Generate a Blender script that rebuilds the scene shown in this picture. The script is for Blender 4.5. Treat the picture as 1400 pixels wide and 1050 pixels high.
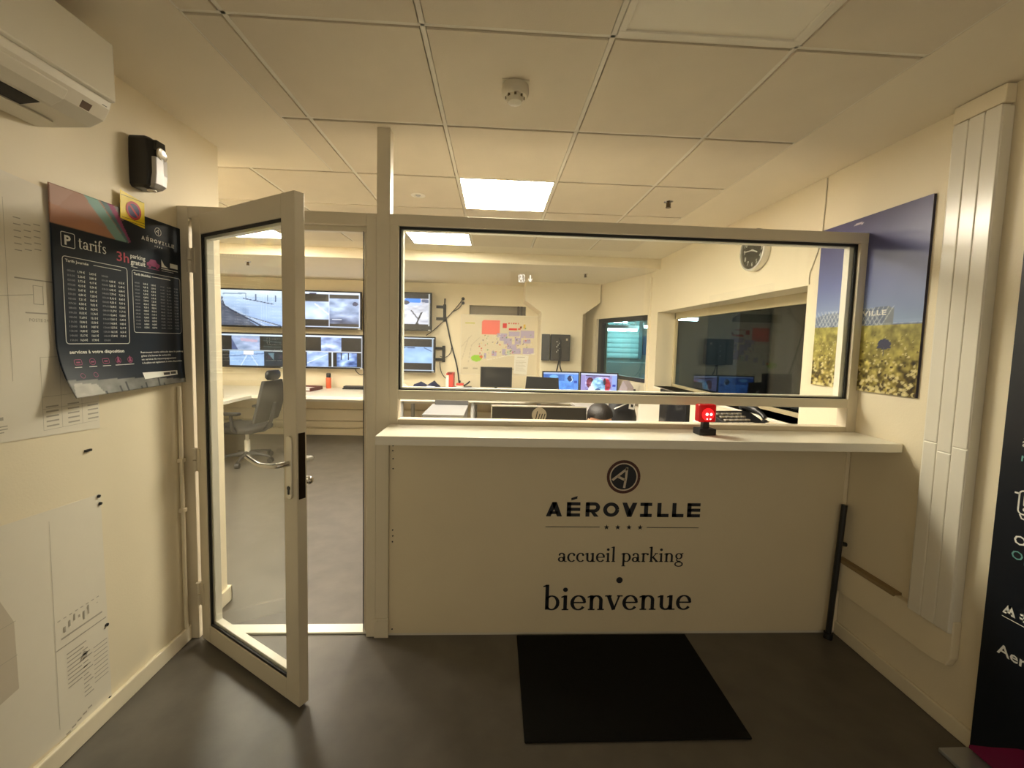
import bpy, bmesh, math, random
import numpy as np
from mathutils import Vector, Matrix

for o in list(bpy.data.objects):
    bpy.data.objects.remove(o)
scene = bpy.context.scene
COL = scene.collection
PI = math.pi
rnd = random.Random(7)

# ---------------------------------------------------------------- camera, world, exposure
YAW, PITCH, ROLL = 0.0472, -0.0702, 0.0264
cy_, sy_ = math.cos(YAW), math.sin(YAW)
cp_, sp_ = math.cos(PITCH), math.sin(PITCH)
fwd = Vector((sy_*cp_, cy_*cp_, sp_))
rgt = Vector((cy_, -sy_, 0))
upv = rgt.cross(fwd)
r2 = rgt*math.cos(ROLL) + upv*math.sin(ROLL)
u2 = -rgt*math.sin(ROLL) + upv*math.cos(ROLL)
cd = bpy.data.cameras.new('camera')
cam = bpy.data.objects.new('camera', cd)
COL.objects.link(cam)
M = Matrix((r2, u2, -fwd)).transposed().to_4x4()
M.translation = Vector((0, 0, 1.495))
cam.matrix_world = M
cd.sensor_fit = 'HORIZONTAL'
cd.sensor_width = 36.0
cd.lens = 572.075/1400*36.0
cd.shift_x = -(702.6-700)/1400
cd.shift_y = -(525-507.96)/1400
cd.clip_start = 0.02
scene.camera = cam

w = bpy.data.worlds.new('world'); scene.world = w; w.use_nodes = True
w.node_tree.nodes['Background'].inputs[0].default_value = (1.0, 0.87, 0.64, 1)
w.node_tree.nodes['Background'].inputs[1].default_value = 0.28   # ambient fill added for the foyer, entering through its open rear behind the camera
scene.view_settings.view_transform = 'Standard'
scene.view_settings.look = 'None'
scene.view_settings.gamma = 1.0
scene.view_settings.use_curve_mapping = False
scene.view_settings.exposure = 0.9
PANEL_STRENGTH = 26.0
MAIN_PANEL_STRENGTH = 40.0
LIGHT_COLOR = (1.0, 0.90, 0.72)

# ---------------------------------------------------------------- materials
def lin(c):
    return tuple(x/12.92 if x <= 0.04045 else ((x+0.055)/1.055)**2.4 for x in c)
def s(r, g, b):
    return lin((r/255, g/255, b/255))
MATS = {}
def mat(name, color, rough=0.5, metal=0.0, noise=0.0, nscale=20.0, bump=0.0, bscale=60.0, spec=0.5, emit=None, coat=0.0):
    if name in MATS:
        return MATS[name]
    m = bpy.data.materials.new(name); m.use_nodes = True
    nt = m.node_tree; N = nt.nodes; L = nt.links
    b = N['Principled BSDF']
    b.inputs['Base Color'].default_value = (*color, 1)
    b.inputs['Roughness'].default_value = rough
    b.inputs['Metallic'].default_value = metal
    b.inputs['Specular IOR Level'].default_value = spec
    b.inputs['Coat Weight'].default_value = coat
    if emit:
        b.inputs['Emission Color'].default_value = (*emit[0], 1)
        b.inputs['Emission Strength'].default_value = emit[1]
    if noise or bump:
        tc = N.new('ShaderNodeTexCoord')
        if noise:
            n = N.new('ShaderNodeTexNoise'); n.inputs['Scale'].default_value = nscale; n.inputs['Detail'].default_value = 5
            L.new(tc.outputs['Object'], n.inputs['Vector'])
            mx = N.new('ShaderNodeMix'); mx.data_type = 'RGBA'
            mx.inputs[6].default_value = (*[c*(1-noise) for c in color], 1)
            mx.inputs[7].default_value = (*[min(1, c*(1+noise)) for c in color], 1)
            L.new(n.outputs['Fac'], mx.inputs[0]); L.new(mx.outputs[2], b.inputs['Base Color'])
        if bump:
            n2 = N.new('ShaderNodeTexNoise'); n2.inputs['Scale'].default_value = bscale; n2.inputs['Detail'].default_value = 4
            L.new(tc.outputs['Object'], n2.inputs['Vector'])
            bp = N.new('ShaderNodeBump'); bp.inputs['Strength'].default_value = bump; bp.inputs['Distance'].default_value = 0.004
            L.new(n2.outputs['Fac'], bp.inputs['Height']); L.new(bp.outputs['Normal'], b.inputs['Normal'])
    MATS[name] = m
    return m

def emission(name, color, strength):
    if name in MATS:
        return MATS[name]
    m = bpy.data.materials.new(name); m.use_nodes = True
    nt = m.node_tree; nt.nodes.clear()
    e = nt.nodes.new('ShaderNodeEmission'); e.inputs[0].default_value = (*color, 1); e.inputs[1].default_value = strength
    o = nt.nodes.new('ShaderNodeOutputMaterial'); nt.links.new(e.outputs[0], o.inputs[0])
    MATS[name] = m
    return m

def glass(name, tint=(0.97, 0.985, 0.97), rough=0.0, ior=1.5, gain=1.0, sheen=(1, 1, 1)):
    if name in MATS:
        return MATS[name]
    m = bpy.data.materials.new(name); m.use_nodes = True
    nt = m.node_tree; N = nt.nodes; L = nt.links; N.clear()
    t = N.new('ShaderNodeBsdfTransparent'); t.inputs[0].default_value = (*tint, 1)
    g = N.new('ShaderNodeBsdfGlossy'); g.inputs['Roughness'].default_value = rough; g.inputs['Color'].default_value = (*sheen, 1)
    # reflectance of a thin pane, the same from either face: f0 + (1 - f0) * (1 - |cos|)^5
    ge = N.new('ShaderNodeNewGeometry')
    dt = N.new('ShaderNodeVectorMath'); dt.operation = 'DOT_PRODUCT'
    L.new(ge.outputs['Incoming'], dt.inputs[0]); L.new(ge.outputs['Normal'], dt.inputs[1])
    def mth(op, a, b=None):
        n = N.new('ShaderNodeMath'); n.operation = op
        for i, v in enumerate((a, b)):
            if v is None: continue
            if isinstance(v, (int, float)): n.inputs[i].default_value = v
            else: L.new(v, n.inputs[i])
        return n.outputs[0]
    f0 = ((ior-1)/(ior+1))**2
    k = mth('POWER', mth('SUBTRACT', 1.0, mth('ABSOLUTE', dt.outputs['Value'])), 5.0)
    fac = mth('MULTIPLY', mth('ADD', mth('MULTIPLY', k, 1-f0), f0), gain)
    mx = N.new('ShaderNodeMixShader'); o = N.new('ShaderNodeOutputMaterial')
    L.new(fac, mx.inputs[0])
    L.new(t.outputs[0], mx.inputs[1]); L.new(g.outputs[0], mx.inputs[2]); L.new(mx.outputs[0], o.inputs[0])
    MATS[name] = m
    return m

def picture_mat(name, emit=0.0, rough=0.45, spec=0.5):
    if name in MATS:
        return MATS[name]
    m = bpy.data.materials.new(name); m.use_nodes = True
    nt = m.node_tree; b = nt.nodes['Principled BSDF']
    a = nt.nodes.new('ShaderNodeAttribute'); a.attribute_name = 'ink'
    if emit:
        b.inputs['Base Color'].default_value = (0.01, 0.01, 0.012, 1)
        nt.links.new(a.outputs['Color'], b.inputs['Emission Color'])
        b.inputs['Emission Strength'].default_value = emit
    else:
        nt.links.new(a.outputs['Color'], b.inputs['Base Color'])
    b.inputs['Roughness'].default_value = rough
    b.inputs['Specular IOR Level'].default_value = spec
    MATS[name] = m
    return m

CREAM = (0.84, 0.75, 0.565)
wall_m = mat('painted_wall', CREAM, 0.55, noise=0.03, nscale=3, bump=0.12, bscale=140)
ceil_m = mat('ceiling_gypsum', (0.78, 0.70, 0.545), 0.8, noise=0.03, nscale=4)
tile_m = mat('ceiling_tile', (0.71, 0.63, 0.49), 0.85, noise=0.05, nscale=6, bump=0.15, bscale=220)
rail_m = mat('ceiling_rail', (0.80, 0.75, 0.63), 0.5)
frame_m = mat('beige_lacquer', (0.70, 0.63, 0.49), 0.32, noise=0.02, nscale=5)
white_m = mat('white_laminate', (0.86, 0.82, 0.71), 0.3, noise=0.02, nscale=4)
panel_m = mat('counter_panel', (0.76, 0.665, 0.475), 0.5, noise=0.03, nscale=5)
black_m = mat('black_plastic', (0.012, 0.012, 0.013), 0.35)
dark_m = mat('charcoal_plastic', (0.035, 0.035, 0.037), 0.45)
ink_m = mat('dark_ink', (0.012, 0.014, 0.022), 0.45)
gasket_m = mat('black_rubber', (0.008, 0.008, 0.008), 0.6)
steel_m = mat('brushed_steel', (0.62, 0.60, 0.56), 0.25, 1.0)
grey_m = mat('grey_plastic', (0.45, 0.45, 0.44), 0.4, noise=0.04)
paper_m = mat('white_paper', (0.84, 0.82, 0.76), 0.7)
navy_m = mat('navy_print', s(10, 26, 44), 0.35)
whiteink_m = mat('white_ink', (0.80, 0.80, 0.76), 0.5)
greyink_m = mat('grey_ink', (0.30, 0.30, 0.33), 0.5)
pinkink_m = mat('plum_ink', s(150, 60, 105), 0.5)
redink_m = mat('rose_ink', s(196, 70, 90), 0.5)
tealink_m = mat('teal_ink', s(110, 170, 165), 0.5)
pic_m = picture_mat('printed_picture')
screen_m = picture_mat('lit_screen', 0.80, 0.25)
glass_m = glass('clear_glass')
darkglass_m = glass('tinted_window_glass', (0.55, 0.62, 0.66), ior=1.5, gain=0.85, sheen=(.78, .90, 1.0))

# vinyl floor with cloudy marbling
floor_m = mat('vinyl_floor', (.098, .087, .072), 0.40, noise=0.42, nscale=7, bump=0.25, bscale=16, spec=0.75)
dark_floor_m = mat('black_mat', (0.010, 0.010, 0.009), 0.95, bump=0.5, bscale=300, spec=0.1)

# ---------------------------------------------------------------- mesh builder
class MB:
    def __init__(self):
        self.v = []; self.f = []; self.mi = []
    def add(self, vs, fs, mi=0, M=None):
        o = len(self.v)
        if M is not None:
            vs = [tuple(M @ Vector(p)) for p in vs]
        self.v += [tuple(p) for p in vs]
        for f in fs:
            self.f.append(tuple(i+o for i in f)); self.mi.append(mi)
        return self
    def box(self, x0, y0, z0, x1, y1, z1, mi=0, M=None):
        vs = [(x0,y0,z0),(x1,y0,z0),(x1,y1,z0),(x0,y1,z0),(x0,y0,z1),(x1,y0,z1),(x1,y1,z1),(x0,y1,z1)]
        fs = [(0,3,2,1),(4,5,6,7),(0,1,5,4),(1,2,6,5),(2,3,7,6),(3,0,4,7)]
        return self.add(vs, fs, mi, M)
    def prism(self, pts, axis, a, b, mi=0, M=None):
        # pts 2D outline extruded along axis from a to b
        n = len(pts)
        def P(p, t):
            return {'x': (t, p[0], p[1]), 'y': (p[0], t, p[1]), 'z': (p[0], p[1], t)}[axis]
        vs = [P(p, a) for p in pts] + [P(p, b) for p in pts]
        fs = [tuple(range(n-1, -1, -1)), tuple(range(n, 2*n))]
        fs += [(i, (i+1) % n, n+(i+1) % n, n+i) for i in range(n)]
        return self.add(vs, fs, mi, M)
    def lathe(self, prof, n=24, mi=0, M=None, cap=True):
        vs = []; fs = []
        for r, z in prof:
            for k in range(n):
                t = 2*PI*k/n; vs.append((r*math.cos(t), r*math.sin(t), z))
        for i in range(len(prof)-1):
            for k in range(n):
                fs.append((i*n+k, i*n+(k+1) % n, (i+1)*n+(k+1) % n, (i+1)*n+k))
        if cap:
            fs.append(tuple(range(n-1, -1, -1)))
            e = (len(prof)-1)*n
            fs.append(tuple(range(e, e+n)))
        return self.add(vs, fs, mi, M)
    def cyl(self, p, q, r, r1=None, n=14, mi=0):
        p = Vector(p); q = Vector(q); d = q-p
        M = Matrix.Translation(p) @ d.to_track_quat('Z', 'Y').to_matrix().to_4x4()
        return self.lathe([(r, 0), (r if r1 is None else r1, d.length)], n, mi, M)
    def tube(self, path, r, n=8, mi=0, smooth=0):
        P = [Vector(p) for p in path]
        for _ in range(smooth):
            Q = [P[0]]
            for a, b in zip(P, P[1:]):
                Q += [a*0.75+b*0.25, a*0.25+b*0.75]
            Q.append(P[-1]); P = Q
        rs = r if isinstance(r, (list, tuple)) else [r]*len(P)
        if len(rs) != len(P):
            rs = [rs[min(len(rs)-1, int(i*len(rs)/len(P)))] for i in range(len(P))]
        vs = []; fs = []
        ref = Vector((0.13, 0.31, 0.94)).normalized()
        for i, p in enumerate(P):
            d = (P[min(i+1, len(P)-1)]-P[max(i-1, 0)]).normalized()
            a = d.cross(ref)
            if a.length < 1e-3:
                a = d.cross(Vector((1, 0, 0)))
            a.normalize(); b = d.cross(a)
            for k in range(n):
                t = 2*PI*k/n
                vs.append(tuple(p+(a*math.cos(t)+b*math.sin(t))*rs[i]))
        for i in range(len(P)-1):
            for k in range(n):
                fs.append((i*n+k, i*n+(k+1) % n, (i+1)*n+(k+1) % n, (i+1)*n+k))
        fs.append(tuple(range(n-1, -1, -1))); e = (len(P)-1)*n; fs.append(tuple(range(e, e+n)))
        return self.add(vs, fs, mi)
    def loft(self, rings, mi=0, M=None):
        n = len(rings[0]); vs = [p for r in rings for p in r]; fs = []
        for i in range(len(rings)-1):
            for k in range(n):
                fs.append((i*n+k, i*n+(k+1) % n, (i+1)*n+(k+1) % n, (i+1)*n+k))
        fs.append(tuple(range(n-1, -1, -1))); e = (len(rings)-1)*n; fs.append(tuple(range(e, e+n)))
        return self.add(vs, fs, mi, M)
    def ball(self, c, rx, ry=None, rz=None, n=16, m=10, mi=0, M=None):
        ry = rx if ry is None else ry; rz = rx if rz is None else rz
        rings = []
        for i in range(1, m):
            t = -PI/2+PI*i/m
            rings.append([(c[0]+rx*math.cos(t)*math.cos(2*PI*k/n), c[1]+ry*math.cos(t)*math.sin(2*PI*k/n), c[2]+rz*math.sin(t)) for k in range(n)])
        return self.loft(rings, mi, M)
    def build(self, name, mats, parent=None, bevel=0.0, smooth=None, seg=2):
        me = bpy.data.meshes.new(name)
        me.from_pydata(self.v, [], self.f)
        if not isinstance(mats, (list, tuple)):
            mats = [mats]
        for m in mats:
            me.materials.append(m)
        if len(mats) > 1:
            me.polygons.foreach_set('material_index', self.mi)
        bm = bmesh.new(); bm.from_mesh(me); bmesh.ops.recalc_face_normals(bm, faces=bm.faces); bm.to_mesh(me); bm.free()
        if smooth is not None:
            me.polygons.foreach_set('use_smooth', [True]*len(me.polygons))
            me.set_sharp_from_angle(angle=math.radians(smooth))
        me.update()
        o = bpy.data.objects.new(name, me); COL.objects.link(o)
        if parent is not None:
            o.parent = parent
        if bevel:
            b = o.modifiers.new('bevel', 'BEVEL'); b.width = bevel; b.segments = seg; b.limit_method = 'ANGLE'; b.angle_limit = math.radians(40)
        return o

def tag(o, label=None, cat=None, group=None, kind=None):
    if label: o['label'] = label
    if cat: o['category'] = cat
    if group: o['group'] = group
    if kind: o['kind'] = kind
    return o
def thing(name, label, cat, loc=(0, 0, 0), rz=0.0, group=None, rx=0.0):
    o = bpy.data.objects.new(name, None); COL.objects.link(o)
    o.location = loc; o.rotation_euler = (rx, 0, rz); o.empty_display_size = 0.05
    return tag(o, label, cat, group)
def setting(name, label, loc=(0, 0, 0), rz=0.0):
    o = bpy.data.objects.new(name, None); COL.objects.link(o)
    o.location = loc; o.rotation_euler = (0, 0, rz); o.empty_display_size = 0.05
    return tag(o, label, None, None, 'structure')
def struct(name, mb, m, label, **k):
    return tag(mb.build(name, m, **k), label, None, None, 'structure')
def copy_tree(o, parent=None):
    c = o.copy(); COL.objects.link(c)
    if parent is not None: c.parent = parent
    for ch in list(o.children):
        copy_tree(ch, c)
    return c

# ---------------------------------------------------------------- lettering
_dg = None
def text_shape(txt, size=1.0, align='LEFT', bold=0.0, space=1.0):
    cu = bpy.data.curves.new('t', 'FONT'); cu.body = txt; cu.size = size; cu.align_x = align
    cu.offset = bold*size; cu.space_character = space; cu.resolution_u = 2
    o = bpy.data.objects.new('t', cu); COL.objects.link(o)
    dg = bpy.context.evaluated_depsgraph_get()
    me = o.evaluated_get(dg).to_mesh()
    vs = [(v.co.x, v.co.y) for v in me.vertices]; fs = [tuple(p.vertices) for p in me.polygons]
    o.evaluated_get(dg).to_mesh_clear()
    bpy.data.objects.remove(o); bpy.data.curves.remove(cu)
    return vs, fs

class Flat:
    """flat ink shapes in a (u, v) plane; becomes local x, z with y = -lift"""
    def __init__(self): self.v = []; self.f = []
    def poly(self, pts):
        o = len(self.v); self.v += list(pts); self.f.append(tuple(range(o, o+len(pts)))); return self
    def rect(self, a, b, c, d): return self.poly([(a, b), (c, b), (c, d), (a, d)])
    def ribbon(self, pts, ws):
        L = []; R_ = []
        n = len(pts)
        if not isinstance(ws, (list, tuple)): ws = [ws]*n
        for i in range(n):
            a = pts[max(0, i-1)]; b = pts[min(n-1, i+1)]
            dx, dy = b[0]-a[0], b[1]-a[1]; l = math.hypot(dx, dy) or 1
            nx, ny = -dy/l*ws[i]/2, dx/l*ws[i]/2
            L.append((pts[i][0]+nx, pts[i][1]+ny)); R_.append((pts[i][0]-nx, pts[i][1]-ny))
        for i in range(n-1):
            self.poly([R_[i], R_[i+1], L[i+1], L[i]])
        return self
    def arc(self, cx, cy, rx, ry, a0, a1, thick, thin, n=18):
        pts = []; ws = []
        for i in range(n+1):
            a = math.radians(a0+(a1-a0)*i/n)
            pts.append((cx+rx*math.cos(a), cy+ry*math.sin(a))); ws.append(thin+(thick-thin)*abs(math.cos(a))**1.3)
        return self.ribbon(pts, ws)
    def disc(self, cx, cy, rx, ry=None, n=24):
        ry = rx if ry is None else ry
        return self.poly([(cx+rx*math.cos(2*PI*k/n), cy+ry*math.sin(2*PI*k/n)) for k in range(n)])
    def ring(self, cx, cy, r, w, n=40): return self.arc(cx, cy, r, r, 0, 360, w, w, n)
    def frame(self, a, b, c, d, w, r=0.0):
        if r <= 0:
            return self.rect(a, b, c, b+w).rect(a, d-w, c, d).rect(a, b, a+w, d).rect(c-w, b, c, d)
        pts = []
        for cx, cy, s0 in ((c-r, d-r, 0), (a+r, d-r, 90), (a+r, b+r, 180), (c-r, b+r, 270)):
            pts += [(cx+r*math.cos(math.radians(s0+t)), cy+r*math.sin(math.radians(s0+t))) for t in (0, 22, 45, 67, 90)]
        pts.append(pts[0])
        return self.ribbon(pts, w)
    def text(self, txt, x, y, size, align='LEFT', bold=0.0, space=1.0, width=None):
        vs, fs = text_shape(txt, size, 'LEFT', bold, space)
        x0 = min(v[0] for v in vs); x1 = max(v[0] for v in vs)
        k = width/(x1-x0) if width else 1.0
        off = {'LEFT': 0, 'CENTER': -(x1-x0)*k/2, 'RIGHT': -(x1-x0)*k}[align]
        o = len(self.v)
        self.v += [(x+off+(p[0]-x0)*k, y+p[1]) for p in vs]
        self.f += [tuple(i+o for i in f) for f in fs]
        return self
    def place(self, other, x, y, k, ky=None):
        o = len(self.v); ky = k if ky is None else ky
        self.v += [(x+p[0]*k, y+p[1]*ky) for p in other.v]
        self.f += [tuple(i+o for i in f) for f in other.f]; return self
    def build(self, name, m, parent, lift=0.001, warp=None):
        me = bpy.data.meshes.new(name)
        me.from_pydata([(u, -lift+(warp(u, v) if warp else 0), v) for u, v in self.v], [], self.f)
        me.materials.append(m); me.update()
        o = bpy.data.objects.new(name, me); COL.objects.link(o); o.parent = parent
        return o

def serif_glyphs():
    T, t = 0.21, 0.085
    G = {}
    def base(): return Flat()
    def vs(g, x, a, b, w=T): g.rect(x-w/2, a, x+w/2, b)
    def foot(g, x, y=0.0, l=0.2, r=0.2): g.rect(x-l, y, x+r, y+t)
    def flag(g, x, y): g.poly([(x-0.24, y-0.16), (x+0.0, y-0.12), (x+0.105, y), (x-0.02, y), (x-0.24, y-0.08)])
    g = base(); vs(g, .28, 0, 1); flag(g, .28, 1); foot(g, .28); g.arc(.56, .66, .28, .30, 175, 0, T, .1); vs(g, .84, 0, .68); foot(g, .84); G['n'] = (g, 1.12)
    g = base(); vs(g, .26, .32, 1); flag(g, .26, 1); g.arc(.53, .32, .27, .28, 180, 355, T, .1); vs(g, .82, 0, 1); flag(g, .82, 1); foot(g, .9, 0, .08, .18); G['u'] = (g, 1.12)
    g = base(); g.arc(.5, .5, .37, .47, 20, 325, T, t); g.arc(.5, .5, .37, .47, 0, 22, T*.8, t); g.rect(.16, .47, .90, .47+t*1.1); G['e'] = (g, 1.0)
    g = base(); g.arc(.5, .5, .37, .47, 50, 318, T, t); g.disc(.74, .78, .12); G['c'] = (g, .92)
    g = base(); vs(g, .28, 0, 1); flag(g, .28, 1); foot(g, .28); g.disc(.27, 1.38, .145); G['i'] = (g, .56)
    g = base(); vs(g, .28, 0, 1.72); flag(g, .28, 1.72); foot(g, .28); G['l'] = (g, .56)
    g = base(); g.arc(.40, .27, .25, .23, 0, 360, T*.9, t); vs(g, .70, .06, .66); g.arc(.44, .68, .26, .28, 0, 150, T*.9, .1); g.disc(.22, .78, .1); foot(g, .80, 0, .1, .16); G['a'] = (g, .98)
    g = base(); vs(g, .28, 0, 1); flag(g, .28, 1); foot(g, .28); g.arc(.54, .70, .26, .25, 165, 60, T*.7, .1); g.disc(.72, .86, .12); G['r'] = (g, .82)
    g = base(); vs(g, .28, 0, 1.72); flag(g, .28, 1.72); foot(g, .28); g.ribbon([(.34, .42), (.80, .97)], t*1.2); g.ribbon([(.46, .55), (.88, .04)], T*.95); foot(g, .9, 0, .18, .16); foot(g, .80, 1-t, .17, .17); G['k'] = (g, 1.04)
    g = base(); vs(g, .28, -.5, 1); flag(g, .28, 1); foot(g, .28, -.5); g.arc(.56, .5, .36, .46, -140, 140, T, t); G['p'] = (g, 1.08)
    g = base(); vs(g, .28, 0.04, 1.72); flag(g, .28, 1.72); g.arc(.56, .5, .36, .46, -150, 150, T, t); G['b'] = (g, 1.08)
    g = base(); vs(g, .80, 0.0, 1.72); flag(g, .80, 1.72); g.arc(.50, .5, .36, .46, 35, 325, T, t); foot(g, .88, 0, .08, .16); G['d'] = (g, 1.1)
    g = base(); g.arc(.5, .5, .37, .47, 0, 360, T, t); G['o'] = (g, 1.0)
    g = base(); g.arc(.46, .66, .29, .30, 0, 360, T*.9, t); g.ribbon([(.30, .40), (.20, .22), (.34, .10), (.66, .04)], [.1, .12, .14, .16]); g.arc(.47, -.24, .38, .25, 0, 360, .15, .1); g.ribbon([(.68, .86), (.80, .96), (.92, .95)], .11); G['g'] = (g, .98)
    g = base(); g.ribbon([(.16, 1), (.50, .02)], T*1.05); g.ribbon([(.50, .02), (.82, 1)], t*1.2); foot(g, .16, 1-t, .2, .2); foot(g, .84, 1-t, .17, .17); G['v'] = (g, .98)
    g = base(); vs(g, .30, .22, 1.30); g.rect(.05, 1-t, .62, 1); g.arc(.50, .22, .20, .2, 180, 300, T, .09); G['t'] = (g, .70)
    g = base(); vs(g, .30, 0, 1.30); foot(g, .3); g.rect(.06, 1-t, .62, 1); g.arc(.54, 1.30, .24, .34, 180, 60, T, .1); g.disc(.66, 1.52, .11); G['f'] = (g, .68)
    g = base(); g.ribbon([(.68, .82), (.56, .95), (.36, .95), (.22, .80), (.28, .62), (.56, .42), (.68, .24), (.54, .05), (.30, .05), (.16, .2)], [.09, .1, .1, .17, .2, .2, .17, .1, .1, .09]); G['s'] = (g, .84)
    return G
SERIF = serif_glyphs()
def serif_text(F, txt, x, y, width, xh):
    adv = sum(SERIF[c][1] if c in SERIF else 0.5 for c in txt)
    k = width/adv; cx = x
    for c in txt:
        if c in SERIF:
            F.place(SERIF[c][0], cx, y, k, xh); cx += SERIF[c][1]*k
        else:
            cx += 0.5*k
    return F
def sans_word(F, x, y, width, h, accent=True):
    """the wide bold shop-centre name in block capitals"""
    S = 919.0; kx = width/S; ky = h/86.0
    def P(px, py): return (x+px*kx, y+py*ky)
    def bar(a, b, c, d): F.poly([P(a, b), P(c, b), P(c, d), P(a, d)])
    W = 23
    F.poly([P(0, 0), P(28, 0), P(55, 60), P(62, 86), P(36, 86)])
    F.poly([P(95, 0), P(66, 0), P(40, 60), P(36, 86), P(62, 86)])
    bar(22, 14, 72, 31)
    for e in (122, 839):
        bar(e, 0, e+W+2, 86)
        for b in (0, 34, 67): bar(e, b, e+79, b+19)
    if accent: F.poly([P(147, 97), P(181, 107), P(183, 123), P(146, 111)])
    bar(233, 0, 256, 86); bar(233, 67, 288, 86); bar(233, 26, 288, 44)
    F.arc(*P(286, 56), 20*kx, 20.5*ky, -90, 90, W*kx, 19*ky, 10)
    F.poly([P(262, 30), P(284, 32), P(311, 0), P(284, 0)])
    F.arc(*P(384, 43), 36*kx, 33*ky, 0, 360, W*kx, 20*ky, 28)
    F.poly([P(449, 86), P(476, 86), P(506, 22), P(493, 0), P(480, 0)])
    F.poly([P(538, 86), P(511, 86), P(481, 22), P(493, 0), P(506, 0)])
    bar(580, 0, 604, 86); bar(557, 67, 627, 86); bar(557, 0, 627, 19)
    for l in (659, 749):
        bar(l, 0, l+W+1, 86); bar(l, 0, l+69, 20)
    return F
def emblem_letter(F, cx, cy, r):
    """the slanted letter inside the round emblem"""
    def P(a, b): return (cx+a*r, cy+b*r)
    wd = 0.18*r
    F.ribbon([P(-.86, -.26), P(.27, .66)], wd)
    F.ribbon([P(.24, .74), P(.19, 0), P(.07, -.86)], wd)
    F.ribbon([P(-.45, .02), P(.14, -.26)], wd)
    return F
def star(F, cx, cy, r):
    pts = [(cx+(r if k % 2 == 0 else r*.42)*math.sin(PI*k/5), cy+(r if k % 2 == 0 else r*.42)*math.cos(PI*k/5)) for k in range(10)]
    for k in range(0, 10, 2):
        F.poly([(cx, cy), pts[(k-1) % 10], pts[k], pts[(k+1) % 10]])

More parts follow.
